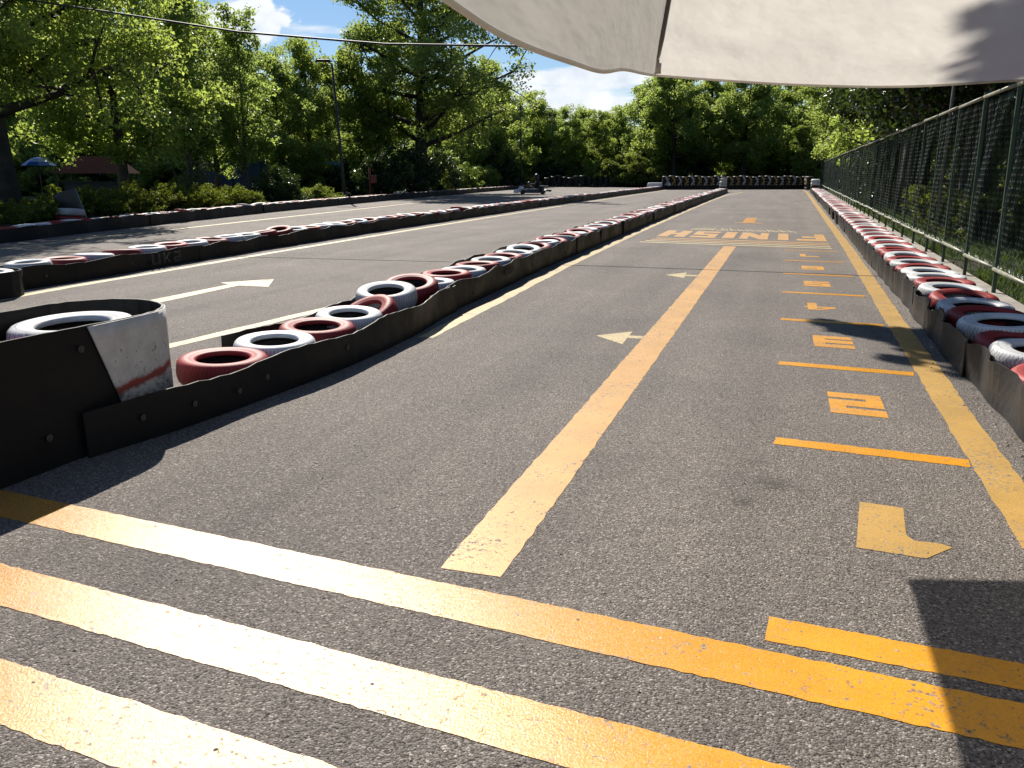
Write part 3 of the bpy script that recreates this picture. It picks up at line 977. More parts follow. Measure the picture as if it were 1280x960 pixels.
ROWNAME = {'b1': 'the middle barrier', 'b4': 'the right barrier by the fence', 'b2': 'the barrier across the left track', 'b3': 'the outermost barrier below the bushes'}
tyres.sort(key=lambda t_: t_[0])
NSINGLE = 275
for t_ in tyres[:NSINGLE]:
    d, x, y, z, tx, ty, c, row, idx = t_
    o = link(('painted_tyre'), MESH[c, 0 if d < 13 else 1])
    o.location = (x, y, z)
    o.rotation_mode = 'ZYX'
    o.rotation_euler = (tx, ty, rng.uniform(0, 6.28))
    s_ = rng.uniform(0.96, 1.03) * (1.13 if row == 'b4' else 1.0); o.scale = (s_, s_, 0.85 if row == 'b4' else 1)
    tilted = ' tilted' if abs(tx) > 0.15 else ''
    if idx < 20:
        lab = f'{ORD[idx]} tyre from the near end of {ROWNAME[row]}, painted {c}'
        tag(o, lab, 'tyre', f'tyres in {ROWNAME[row]}')
    else:
        band = 'middle stretch' if d < 32 else 'far stretch'
        lab = f'{c} painted tyre lying flat in the {band} of {ROWNAME[row]}'
        tag(o, lab, 'tyre', f'{c} tyres in the {band} of {ROWNAME[row]}')
rest = MB()
for t_ in tyres[NSINGLE:]:
    low_tyre(rest, t_[1], t_[2], t_[3], 0 if t_[6] == 'red' else 1)
ro = rest.build('distant_tyres', [M['red'], M['white']], smooth=True)
tag(ro, 'red and white tyres in the most distant stretches of the barriers', 'tyres', kind='stuff')
low = MB()
for t_ in tyres:
    low_tyre(low, t_[1], t_[2], 0.004, 0, w=max(0.08, min(0.125, t_[3] - 0.008)), r=0.285)
lo_ = low.build('lower_tyres', [M['rubber']], smooth=True)
tag(lo_, 'black lower layer of tyres carrying the painted ones inside the barriers', 'tyres', kind='stuff')

# tall rounded block at the left: high belt bent round the end of the barrier
tall = empty('barrier_end', (0, 0, 0), 0, 'tall black barrier end at the left with a white painted nose', 'barrier')
def arc_u():
    pts = [(-3.56, 0.9), (-3.49, 2.0), (-3.43, 2.9), (-3.41, 3.5)]
    for k in range(0, 13):
        a = math.pi * k / 12
        pts.append((-3.81 + 0.40 * math.cos(a), 3.84 + 0.42 * math.sin(a)))
    pts += [(-4.24, 3.2), (-4.36, 2.2), (-4.45, 0.9)]
    return pts
U = arc_u()
up = belt_panel(U, 0.68, 0.68, tall, M['belt'], thick=0.014, seed=77, wave=0.006, step=0.07, bulge=0.004)
for (x, y, z) in ((-3.41 + .012, 3.36, 0.57), (-3.415 + .012, 3.1, 0.17)):
    add_bolt(up, x, y, z)
# the white nose plate follows the bend, 10 mm proud; slanted near edge
def patch_plate():
    dense = [Vector((x, y, 0)) for x, y in U]
    pts = []
    for a, b_ in zip(dense, dense[1:]):
        n = max(1, int((b_ - a).length / 0.04))
        for i in range(n): pts.append(a.lerp(b_, i / n))
    keep = [p for p in pts if p.y > 3.42 and p.x > -3.86]
    mb = MB(); uvs = []
    L = len(keep)
    s_ = [0]
    for i in range(1, L): s_.append(s_[-1] + (keep[i] - keep[i - 1]).length)
    nz = 9
    for j in range(nz + 1):
        v = j / nz
        for i in range(L):
            start = 0.25 * (1 - v)            # the lower part starts further along
            u_ = start + (s_[-1] - start) * i / (L - 1)
            k = 0
            while k < L - 2 and s_[k + 1] < u_: k += 1
            f = (u_ - s_[k]) / max(1e-6, s_[k + 1] - s_[k])
            p = keep[k].lerp(keep[k + 1], min(1, f))
            t2 = (keep[k + 1] - keep[k]).normalized()
            nrm = Vector((t2.y, -t2.x, 0))
            q = p + nrm * 0.016
            mb.v.append((q.x, q.y, 0.02 + v * 0.656)); uvs.append((u_, v))
    for j in range(nz):
        for i in range(L - 1):
            a = j * L + i
            mb.f.append((a, a + 1, a + L + 1, a + L)); mb.m.append(0)
    me = mb.mesh('nose_plate', M['patch'], smooth=True)
    uvl = me.uv_layers.new(name='UVMap')
    for lp in me.loops: uvl.data[lp.index].uv = uvs[lp.vertex_index]
    o = link('nose_plate', me, tall)
    sm = o.modifiers.new('thickness', 'SOLIDIFY'); sm.thickness = 0.008; sm.offset = 0
    o['label'] = 'white painted nose plate with a red band and grime'
    return o
patch_plate()
for (x, y, z, tx, ty, c, lab) in ((-3.83, 3.76, 0.452, 0.04, -0.02, 'white', 'large white tyre lying on top inside the tall black barrier end'),
                                  (-3.84, 3.05, 0.40, 0.03, 0.0, 'red', 'red tyre inside the tall barrier end at the left picture edge')):
    o = link('painted_tyre', MESH[c, 0]); o.location = (x, y, z); o.rotation_euler = (tx, ty, 0.4); o.scale = (1.16, 1.16, 1.05)
    tag(o, lab, 'tyre')
lb = MB()
for y in (3.74, 3.05):
    for z in (0.004, 0.205):
        low_tyre(lb, -3.83, y, z, 0, w=0.195, r=0.33, seg=20)
o = lb.build('lower_tyres', [M['rubber']], smooth=True); tag(o, 'black tyres stacked below inside the tall barrier end', 'tyres', kind='stuff')

# rounded end of the left barrier, nearest the left picture edge
end2 = empty('barrier_end', (0, 0, 0), 0, 'low rounded black barrier end at the left edge beside the left track', 'barrier')
U2 = [(-8.35, 5.0), (-8.6, 6.6), (-8.72, 7.5)]
for k in range(0, 9):
    a = math.pi * k / 8
    U2.append((-9.06 + 0.34 * math.cos(a), 7.72 + 0.34 * math.sin(a)))
U2 += [(-9.4, 7.4), (-9.28, 6.6), (-9.0, 5.0)]
belt_panel(U2, 0.31, 0.31, end2, M['belt'], seed=31, wave=0.008, step=0.09, bulge=0.004)
for (x, y, c, lab) in ((-9.05, 7.70, 'white', 'pale tyre at the tip of the low rounded barrier end on the left'), (-9.0, 7.08, 'red', 'red tyre just behind the tip of the low rounded barrier end')):
    o = link('painted_tyre', MESH[c, 0]); o.location = (x, y, 0.145); o.rotation_euler = (0.03, 0.02, 1); tag(o, lab, 'tyre')
lb = MB()
for y in (7.70, 7.08): low_tyre(lb, -9.03, y, 0.004, 0, w=0.135)
o = lb.build('lower_tyres', [M['rubber']], smooth=True); tag(o, 'black tyres under the pale and red ones in the low rounded barrier end', 'tyres', kind='stuff')

# ------------------------------------------------------------------ tyre stacks, chevron wall
stack_m = MB()
for k in range(5):
    w = 0.20
    stack_m.lathe([(0.17, w * k + .02), (0.235, w * k), (0.29, w * k + w * .22), (0.295, w * k + w * .75), (0.235, w * k + w), (0.17, w * k + w - .02)], 16, (0, 0, 0), 'Z', 0, closed=True)
STACK = stack_m.mesh('tyre_stack', [M['rubber']], smooth=True)


def chevron_mesh(mat, rad=0.31, flip=1):
    mb = MB()
    n = 8
    z0, z1 = 0.32, 0.96
    prevs = None
    V = []
    for j in range(n + 1):
        v = j / n
        z = z0 + (z1 - z0) * v
        off = (0.5 - abs(v - 0.5)) * 2      # 0..1..0
        for e in (0, 1):
            a = R(-90) + flip * (off * 0.75 - 0.62 + e * 0.55)
            V.append((rad * math.cos(a), rad * math.sin(a), z)); 
    F = [(2 * j, 2 * j + 1, 2 * j + 3, 2 * j + 2) for j in range(n)]
    mb.add(V, F)
    me = mb.mesh('chevron', mat)
    return me


CHV = {'white': chevron_mesh(M['chev_white']), 'yellow': chevron_mesh(M['chev_yellow'])}
PA, PB = Vector((-10.35, 77.4, 0)), Vector((1.55, 83.2, 0))
d_ = (PB - PA); L_ = d_.length; ang = math.atan2(d_.y, d_.x)
x_ = 0.0; k = 0
while x_ < L_:
    p = PA + d_ * (x_ / L_)
    o = link('tyre_stack', STACK); o.location = p; o.rotation_euler = (0, 0, ang + 0.12)
    o.scale = (1, 1, 1.16 + 0.05 * math.sin(k * 1.7))
    c = 'white' if k % 2 == 0 else 'yellow'
    if k in (10,): c = 'yellow'
    ch = link('chevron', CHV[c], o)
    place = 'left half' if x_ < L_ / 2 else 'right half'
    tag(o, f'black tyre stack with a {c} chevron in the {place} of the end wall', 'tyre stack', f'{c} chevron tyre stacks in the {place} of the end wall')
    x_ += 0.60; k += 1
# continuous foot belt of that wall
foot = empty('wall_foot_belt', (0, 0, 0), 0, 'low black belt in front of the chevron tyre wall', 'barrier')
nv = Vector((d_.y, -d_.x, 0)).normalized()
for k in range(5):
    a = PA + d_ * (k / 5) + nv * (0.36 + 0.006 * (k % 2)); b_ = PA + d_ * ((k + 1) / 5) + nv * (0.36 + 0.006 * (k % 2))
    belt_panel([(a.x, a.y), (b_.x, b_.y)], 0.34, 0.34, foot, M['belt'], seed=200 + k, step=0.8)
# return wall at the right end, chevrons on cream
for k in range(6):
    o = link('tyre_stack', STACK); o.location = (1.75 + 0.02 * k, 82.3 - 0.62 * k * 1.0, 0); o.rotation_euler = (0, 0, R(-80)); o.scale = (1, 1, 1.15)
    link('chevron', CHV['white' if k % 2 == 0 else 'yellow'], o)
    tag(o, 'tyre stack with a chevron at the right corner of the end wall', 'tyre stack', 'corner tyre stacks by the fence')
WST = MB()
for k in range(4):
    w = 0.25
    WST.lathe([(0.19, w * k + .02), (0.26, w * k), (0.33, w * k + w * .22), (0.335, w * k + w * .75), (0.26, w * k + w), (0.19, w * k + w - .02)], 20, (0, 0, 0), 'Z', 0 if k > 1 else 1, closed=True)
WSTM = WST.mesh('tyre_stack', [M['white'], M['rubber']], smooth=True)
for (x, y, s_, lab) in ((2.15, 73.2, 0.95, 'white topped tyre stack at the far end of the right barrier'), (2.2, 75.2, 0.95, 'white topped tyre stack just beyond the far end of the right barrier'), (-4.75, 69.2, 0.8, 'white topped tyre stack at the far tip of the middle barrier')):
    o = link('tyre_stack', WSTM); o.location = (x, y, 0); o.scale = (s_ * 1.1, s_ * 1.1, s_); tag(o, lab, 'tyre stack')
o = link('painted_tyre', MESH['white', 1]); o.location = (-4.72, 69.2, 0.802); o.rotation_euler = (0.0, 0, 0); o.scale = (0.85, 0.85, 1.5)
tag(o, 'small white tyre topping the stack at the far tip of the middle barrier', 'tyre')
wb = MB(); wb.box((0, 0, 0.3), (2.2, 0.7, 0.6), taper=0.92)
wb2 = wb.build('barrier_block', M['plastic_white']); wb2.location = (-10.9, 77.6, 0); tag(wb2, 'low white plastic barrier block at the far tip of the left barrier', 'barrier')
bv = wb2.modifiers.new('bevel', 'BEVEL'); bv.width = 0.12; bv.segments = 3
# unpainted dark stacks under the shrubs beyond the left track
for k in range(20):
    o = link('tyre_stack', STACK)
    o.location = (-24.2 + 0.62 * k, 88.0 + 0.10 * k + 0.3 * math.sin(k), 0); o.scale = (1.0, 1.0, 0.95 + 0.25 * math.sin(k * 2.3) ** 2)
    tag(o, 'plain black tyre stack in the shade under the shrubs beyond the left track', 'tyre stack', 'dark tyre stacks beyond the left track')

# ------------------------------------------------------------------ fence on the right
fence = empty('chain_link_fence', (0, 0, 0), 0, 'tall green chain link fence with slim posts along the right side', 'fence')
FH = 2.48
pm = MB(); pm.box((0, 0, FH / 2), (0.042, 0.042, FH)); pm.box((0, 0, FH + 0.008), (0.052, 0.052, 0.016))
POST = pm.mesh('post', M['green_steel'])
BAY = 1.9


def chain_mesh(seed, pitch=0.074, rad=0.0026):
    """woven zigzag wires, each bent in and out where it hooks its neighbour"""
    r = random.Random(seed)
    W, Hh = BAY, 2.06
    amp = r.uniform(0.03, 0.07); ph = r.uniform(0, 6)
    V = []; F = []
    def off(y, z):
        return amp * math.sin(ph + 3.2 * y + 1.6 * z) * math.sin(math.pi * z / Hh) + 0.012 * math.sin(11 * y + 7 * z + ph)
    half = pitch / 2
    rows = int(Hh / half)
    for i in range(int(W / pitch) + 1):
        b = len(V)
        for k in range(rows + 1):
            y = min(W, max(0, i * pitch + (half if (k + 0) % 2 else -half) * 0.98)); z = k * half
            o_ = off(y, z) + (0.0035 if (k + i) % 2 else -0.0035)
            V.extend([(o_ - rad, y, z), (o_ + rad * .6, y - rad, z), (o_ + rad * .6, y + rad, z)])
        for k in range(rows):
            for q in range(3):
                q2 = (q + 1) % 3
                F.append((b + 3 * k + q, b + 3 * k + q2, b + 3 * k + 3 + q2, b + 3 * k + 3 + q))
    return np_mesh('chain_link_mesh', np.array(V), np.array(F), M['wire_steel'])


CH = [chain_mesh(s_) for s_ in (1, 2, 3)]
rm = MB(); rm.tube([(0, 0, 0), (0, BAY * 1.0, 0)], 0.024, 8)
RAIL = rm.mesh('rail', M['rail_steel'], smooth=True)
y = 11.35 - BAY * 4
k = 0
while y < 92:
    x = FENCE(y); a = -math.atan2(FENCE(y + 1) - FENCE(y), 1)
    o = link('post', POST, fence); o.location = (x, y, 0); o.rotation_euler = (R(rng.uniform(-.5, .5)), R(rng.uniform(-.5, .5)), a)
    for nm, me, z in (('top_rail', RAIL, FH - 0.05), ('bottom_rail', RAIL, 0.34)):
        q = link(nm, me, fence); q.location = (x - 0.03, y, z + rng.uniform(-0.012, 0.012)); q.rotation_euler = (R(rng.uniform(-0.4, 0.4)), 0, a)
    q = link('chain_link_mesh', CH[k % 3], fence); q.location = (x - 0.005, y, 0.36); q.rotation_euler = (0, 0, a); q['kind'] = 'stuff'
    y += BAY; k += 1
# wire pole and overhead wire
wp = MB(); wp.tube([(2.62, 17.05, 0), (2.64, 17.05, 2.6), (2.66, 17.05, 5.0)], [0.03, 0.028, 0.025], 8)
o = wp.build('wire_pole', M['pole_grey'], smooth=True); tag(o, 'slim grey pole rising above the chain link fence', 'pole')
wm = MB()
wpts = [(-34, 19.6, 9.4), (-25, 18.6, 7.1), (-19.2, 17.87, 5.76), (-15.8, 17.57, 5.18), (-11.8, 17.13, 4.47), (-8.2, 17.0, 4.05), (-5.1, 17.0, 3.88), (-2.0, 17.0, 3.95), (0.6, 17.02, 4.3), (2.66, 17.05, 4.9)]
wm.tube(wpts, 0.022, 6)
o = wm.build('overhead_wire', M['cable'], smooth=True); tag(o, 'black overhead wire sagging from upper left towards the white canopy', 'cable')

# ------------------------------------------------------------------ white canopy over the camera
def cloth_patch(mb, A, B_, C_, D_, nu, nv, sag=0.0, wr=0.012, seed=0, edge_sag=0.0):
    """bilinear cloth between edge A-B (eave) and D-C (ridge)"""
    r = random.Random(seed)
    ph = [r.uniform(0, 6.28) for _ in range(6)]
    A, B_, C_, D_ = map(Vector, (A, B_, C_, D_))
    n = (B_ - A).cross(D_ - A).normalized()
    if n.z < 0: n = -n
    b = len(mb.v)
    for j in range(nv + 1):
        v = j / nv
        for i in range(nu + 1):
            u = i / nu
            p = A.lerp(B_, u).lerp(D_.lerp(C_, u), v)
            s_ = 4 * u * (1 - u)
            p = p - n * (sag * s_ * (0.35 + v * (1 - v) * 4) )
            w = wr * (math.sin(ph[0] + 9 * u + 4 * v) + 0.7 * math.sin(ph[1] + 17 * u - 9 * v) + 0.5 * math.sin(ph[2] + 26 * v + 7 * u))
            p = p + n * w * min(1, 8 * u * (1 - u) + .2)
            mb.v.append(tuple(p))
    for j in range(nv):
        for i in range(nu):
            a = b + j * (nu + 1) + i
            mb.f.append((a, a + 1, a + nu + 2, a + nu + 1)); mb.m.append(0)


canopy = empty('canopy', (1.0, 2.7, 0), 0, 'large white cloth canopy hanging over the near lane at the top right', 'canopy')
RIDGE_A, RIDGE_B = (-0.20, 2.45, 2.95), (1.9, 2.5, 2.95)
CF, CR = (-0.75, 5.0, 2.03), (2.9, 5.85, 2.06)
front_eave = [(-0.75, 5.005, 1.985), (-0.40, 5.07, 1.955), (0.03, 5.15, 1.925), (0.57, 5.27, 1.912), (1.18, 5.41, 1.94), (1.9, 5.6, 1.97), (2.9, 5.85, 2.02)]
left_eave = [(-0.75, 5.005, 1.985), (-0.715, 4.4, 1.93), (-0.68, 3.67, 1.87), (-0.63, 3.0, 1.79), (-0.59, 2.44, 1.75), (-0.585, 1.86, 1.73), (-0.57, 1.45, 1.735), (-0.56, 0.8, 1.78), (-0.6, 0.2, 1.85)]


def spline(pts, n):
    pts = [Vector(p) for p in pts]
    ds = [0]
    for a, b_ in zip(pts, pts[1:]): ds.append(ds[-1] + (b_ - a).length)
    outp = []
    for i in range(n + 1):
        s_ = ds[-1] * i / n; k = 0
        while k < len(pts) - 2 and ds[k + 1] < s_: k += 1
        f = (s_ - ds[k]) / (ds[k + 1] - ds[k])
        p0, p1, p2, p3 = pts[max(k - 1, 0)], pts[k], pts[k + 1], pts[min(k + 2, len(pts) - 1)]
        outp.append(0.5 * ((2 * p1) + (p2 - p0) * f + (2 * p0 - 5 * p1 + 4 * p2 - p3) * f * f + (3 * p1 - p0 - 3 * p2 + p3) * f ** 3))
    return outp


def loft(eave, ridge, nu, nv, sag, wr, seed, name, mat='canopy'):
    """cloth panel from an eave curve up to a ridge curve"""
    r = random.Random(seed); ph = [r.uniform(0, 6.28) for _ in range(6)]
    E_, G_ = spline(eave, nu), spline(ridge, nu)
    mb = MB()
    for j in range(nv + 1):
        v = j / nv
        for i in range(nu + 1):
            u = i / nu
            p = E_[i].lerp(G_[i], v)
            p.z -= 0.08 * 1.6 * v * (1 - v) + sag * 9.6 * v * (1 - v) * u * (1 - u)
            w = wr * (math.sin(ph[0] + 6 * u + 11 * v) + 0.6 * math.sin(ph[1] + 13 * u - 21 * v + 2 * math.sin(5 * u)) + 0.35 * math.sin(ph[2] + 31 * v + 9 * u + 2 * math.sin(7 * u + 3 * v)) + .18 * math.sin(ph[3] + 37 * u + 33 * v))
            p += Vector((0.3 * w, 0.3 * w, w)) * min(1, 5 * v, 12 * u, 12 * (1 - u))
            mb.v.append(tuple(p))
    for j in range(nv):
        for i in range(nu):
            a = j * (nu + 1) + i
            mb.f.append((a, a + 1, a + nu + 2, a + nu + 1)); mb.m.append(0)
    o = mb.build(name, M[mat], canopy, smooth=True)
    o.matrix_parent_inverse = Matrix.Translation((-1.0, -2.7, 0))
    return o


ridge_f = [RIDGE_A, (0.7, 2.47, 2.95), RIDGE_B]
loft(front_eave, ridge_f, 90, 40, 0.08, 0.016, 4, 'canopy_panel')
ridge_l = [RIDGE_A, (-0.20, 2.44, 2.95), (-0.20, 2.43, 2.95)]
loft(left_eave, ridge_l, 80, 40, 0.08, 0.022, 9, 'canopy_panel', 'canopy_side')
right_eave = [(2.9, 5.85, 2.02), (3.0, 4.2, 1.98), (3.0, 2.5, 1.97), (2.95, 0.2, 2.0)]
loft(right_eave, [RIDGE_B, (1.9, 2.49, 2.95), (1.9, 2.48, 2.95)], 24, 14, 0.06, 0.01, 12, 'canopy_panel')
back_eave = [(-0.6, 0.2, 1.85), (1.2, 0.15, 1.95), (2.95, 0.2, 2.0)]
loft(back_eave, [(-0.20, 2.43, 2.95), (0.9, 2.44, 2.95), (1.9, 2.48, 2.95)], 24, 14, 0.06, 0.01, 13, 'canopy_panel')


def cpart(mb, name, mat, smooth=True):
    o = mb.build(name, mat, canopy, smooth=smooth)
    o.matrix_parent_inverse = Matrix.Translation((-1.0, -2.7, 0))
    return o


hem = MB(); hem.tube([tuple(p + Vector((0, 0, -0.004))) for p in spline(front_eave, 60)], 0.007, 6); cpart(hem, 'hem', M['canopy'])
hem = MB(); hem.tube([tuple(p + Vector((0, 0, -0.004))) for p in spline(left_eave, 60)], 0.007, 6); cpart(hem, 'hem', M['canopy'])
# rib of dark metal with a cloth pocket at its end
rib0 = Vector((-0.745, 4.93, 2.035)); rib1 = Vector((-0.20, 2.45, 2.90))
rb = MB()
dr = (rib1 - rib0).normalized()
rb.tube([tuple(rib0.lerp(rib1, k / 12) - Vector((0, 0, 0.085 * min(1, k / 1.5) * (1 - k / 14)))) for k in range(13)], 0.0165, 8)
cpart(rb, 'rib', M['plastic_black'])
rb = MB(); rb.tube([(2.85, 5.75, 2.03), (1.9, 2.5, 2.92)], 0.013, 6); cpart(rb, 'rib', M['plastic_black'])
pk = MB()
pk.add([(-0.775, 4.985, 1.985), (-0.715, 4.975, 1.985), (-0.722, 4.90, 2.06), (-0.752, 4.905, 2.06)], [(0, 1, 2, 3)])
po = cpart(pk, 'corner_pocket', M['canopy']); sm = po.modifiers.new('thickness', 'SOLIDIFY'); sm.thickness = 0.006
mp_ = MB(); mp_.tube([(1.55, 2.5, 0), (1.55, 2.5, 2.93)], 0.03, 12); mp_.lathe([(0.0, 0.0), (0.35, 0.0), (0.35, 0.05), (0.04, 0.09), (0.0, 0.09)], 20, (1.55, 2.5, 0))
cpart(mp_, 'mast', M['dark_steel'])
rdg = MB(); rdg.tube([RIDGE_A, RIDGE_B], 0.018, 8); cpart(rdg, 'ridge_bar', M['plastic_black'])

# ------------------------------------------------------------------ vegetation
def leaves(centers, radii, per, size, seed, mat, name, up=0.35, aspect=0.62, squash=0.75, size_var=0.35, droop=0.0):
    """folded kite-shaped leaves scattered in clumps; two faces each"""
    g_ = np.random.default_rng(seed)
    C_ = np.repeat(np.asarray(centers, float), per, axis=0)
    Rr = np.repeat(np.asarray(radii, float), per)[:, None]
    n = len(C_)
    dirs = g_.normal(size=(n, 3)); dirs /= np.linalg.norm(dirs, axis=1, keepdims=True)
    rad = g_.random((n, 1)) ** 0.45
    P = C_ + dirs * rad * Rr * np.array([1, 1, squash])
    nor = g_.normal(size=(n, 3)) + np.array([0, 0, up * 2]); nor /= np.linalg.norm(nor, axis=1, keepdims=True)
    ax = g_.normal(size=(n, 3)) - np.array([0, 0, droop]); ax -= nor * (ax * nor).sum(1, keepdims=True); ax /= np.linalg.norm(ax, axis=1, keepdims=True)
    bx = np.cross(nor, ax)
    L = size * (1 + size_var * (g_.random((n, 1)) * 2 - 1))
    Wd = L * aspect
    base = P - ax * L * 0.5
    tip = P + ax * L * 0.5 - nor * L * 0.10
    le = P - ax * L * 0.06 + bx * Wd * 0.5 + nor * L * 0.12
    ri = P - ax * L * 0.06 - bx * Wd * 0.5 + nor * L * 0.12
    V = np.stack([base, ri, tip, le], axis=1).reshape(-1, 3)
    b = np.arange(n)[:, None] * 4
    T = np.concatenate([b + np.array([[0, 1, 2]]), b + np.array([[0, 2, 3]])], axis=1).reshape(-1, 3)
    clump = np.repeat(g_.random(len(centers)), per)
    tint = np.clip(0.45 * clump + 0.55 * g_.random(n), 0, 1)
    return np_mesh(name, V, T, mat, attr=np.repeat(tint, 2))


def grow_tree(seed, H, tr, crown_lo, rx, n_limb, n_sub, leaf, per, clump_r, lmat, bmat, shape='round', extra=0.4, lean=(0, 0), limbs_extra=(), up=0.35):
    """returns trunk mesh (trunk, limbs, twigs) and crown mesh"""
    r = random.Random(seed)
    mb = MB()
    def axis(k):
        return Vector((lean[0] * k + 0.25 * tr * 2 * math.sin(k * 3 + seed), lean[1] * k + 0.2 * tr * 2 * math.sin(k * 4 + seed * 2), H * 0.93 * k))
    pts = [axis(k / 10) for k in range(11)]
    rad = [tr * (1.35 if k == 0 else 1.08 if k == 1 else 1) * (1 - 0.088 * k) for k in range(11)]
    mb.tube([tuple(p) for p in pts], rad, 10)
    cents = []
    def env(k):        # crown radius at height fraction k of the crown
        if shape == 'round': return rx * math.sqrt(max(0.02, 1 - (2 * k - 0.85) ** 2 / 1.5))
        if shape == 'column': return rx * (0.55 + 0.6 * k * (1 - k) * 2.2) * (1 if k < 0.8 else (1.35 - k) * 1.8)
        return rx * (1.02 - k) + 0.15
    for i in range(n_limb):
        k = (i + 0.5) / n_limb
        z0 = (crown_lo + (0.88 - crown_lo) * k ** 1.15)
        a = i * 2.399 + r.uniform(-0.4, 0.4)
        st = axis(z0)
        ck = min(1, (z0 - crown_lo) / (1 - crown_lo) + 0.18)
        reach = env(min(0.97, ck)) * r.uniform(0.75, 1.02)
        rise = H * (0.05 + 0.13 * r.random()) * (1.6 if shape == 'column' else 1)
        end = st + Vector((math.cos(a) * reach, math.sin(a) * reach, rise))
        mid = st.lerp(end, 0.5) + Vector((r.uniform(-.2, .2), r.uniform(-.2, .2), -rise * 0.1 + r.uniform(0, .3)))
        r0 = tr * 0.42 * (1 - 0.55 * k)
        curve = [st, st.lerp(mid, .55), mid, mid.lerp(end, .5) + Vector((0, 0, .12)), end]
        mb.tube([tuple(p) for p in curve], [r0, r0 * .8, r0 * .6, r0 * .4, r0 * .15], 6)
        for s_ in range(n_sub):
            f = 0.28 + 0.72 * (s_ + r.random() * 0.8) / n_sub
            p = st.lerp(end, f)
            off = Vector((r.gauss(0, 1), r.gauss(0, 1), r.gauss(0.15, 0.7)))
            off = off.normalized() * reach * r.uniform(0.15, 0.42)
            q = p + off
            if q.z < H * crown_lo * 0.72: q.z = H * crown_lo * 0.72 + r.uniform(0, .6)
            mb.tube([tuple(p), tuple(p.lerp(q, .5) + Vector((0, 0, .08))), tuple(q)], [r0 * .32, r0 * .22, r0 * .08], 4)
            cents.append(tuple(q)); 
            if r.random() < extra: cents.append(tuple(p.lerp(q, .5) + Vector((r.gauss(0, .3), r.gauss(0, .3), r.gauss(.1, .3)))))
        cents.append(tuple(end))
    for q in limbs_extra:       # extra boughs given by their end points
        st = axis(q[3]); end = Vector(q[:3]); mid = st.lerp(end, .5) + Vector((0, 0, q[4]))
        r0 = tr * 0.42
        mb.tube([tuple(st), tuple(st.lerp(mid, .5)), tuple(mid), tuple(mid.lerp(end, .6)), tuple(end)], [r0, r0 * .8, r0 * .62, r0 * .4, r0 * .12], 7)
        for s_ in range(q[5]):
            f = 0.35 + 0.65 * r.random()
            p = (st.lerp(mid, f * 2) if f < .5 else mid.lerp(end, f * 2 - 1)) + Vector((r.gauss(0, q[6]), r.gauss(0, q[6]), r.gauss(0, q[6] * .6)))
            cents.append(tuple(p))
    top = axis(1.0)
    for _ in range(max(3, n_limb // 3)):
        cents.append((top.x + r.gauss(0, rx * .18), top.y + r.gauss(0, rx * .18), H * r.uniform(0.88, 1.0)))
    radii = [clump_r * r.uniform(0.65, 1.25) for _ in cents]
    tm = mb.mesh('trunk', bmat, smooth=True)
    cm_ = leaves(cents, radii, per, leaf, seed + 7, lmat, 'crown', up=up)
    return tm, cm_


def place_tree(meshes, x, y, rz, s_, name, label, group=None, sz=None):
    root = empty(name, (x, y, -0.03), rz, label, 'tree', group)
    root.scale = (s_, s_, sz or s_)
    link('trunk', meshes[0], root); link('crown', meshes[1], root)
    return root


def at(px, D):
    """ground point under a direction of the photo, D metres from the camera"""
    v = view_dir(px, 216); v.z = 0; v.normalize()
    fwd = Vector((-math.sin(R(YAW)), math.cos(R(YAW)), 0))
    return v * (D / v.dot(fwd))


T_near = grow_tree(3, 13, 0.42, 0.26, 6.2, 24, 10, 0.145, 150, 0.75, M['plane_leaf'], M['bark_dark'], limbs_extra=((4.5, -3.0, 7.2, 0.36, 0.7, 22, 0.7), (2.5, -4.5, 5.0, 0.33, 0.6, 16, 0.6), (5.5, 0.5, 5.6, 0.32, 0.5, 16, 0.6), (-3, -4, 5, .33, .5, 14, .6)))
T_big = grow_tree(12, 20, 0.5, 0.17, 7.6, 30, 10, 0.22, 115, 0.95, M['plane_leaf'], M['bark_dark'], extra=0.55)
T_mid = grow_tree(21, 11, 0.20, 0.15, 3.2, 20, 8, 0.19, 115, 0.62, M['poplar_leaf'], M['bark'])
T_mid2 = grow_tree(27, 12, 0.22, 0.14, 3.6, 20, 8, 0.20, 115, 0.70, M['plane_leaf'], M['bark'])
T_col = grow_tree(33, 12, 0.13, 0.15, 2.3, 22, 6, 0.20, 46, 0.50, M['poplar_leaf'], M['bark'], shape='column')
T_far = grow_tree(41, 12, 0.22, 0.05, 4.4, 22, 8, 0.27, 95, 0.95, M['far_leaf'], M['bark_dark'])
T_far2 = grow_tree(44, 13, 0.22, 0.05, 4.2, 22, 8, 0.27, 90, 0.95, M['poplar_leaf'], M['bark_dark'])
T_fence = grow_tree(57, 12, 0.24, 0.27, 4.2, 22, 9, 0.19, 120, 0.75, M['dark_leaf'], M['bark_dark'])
T_dark = grow_tree(52, 12, 0.28, 0.20, 4.6, 20, 8, 0.24, 120, 0.85, M['far_leaf'], M['bark_dark'])

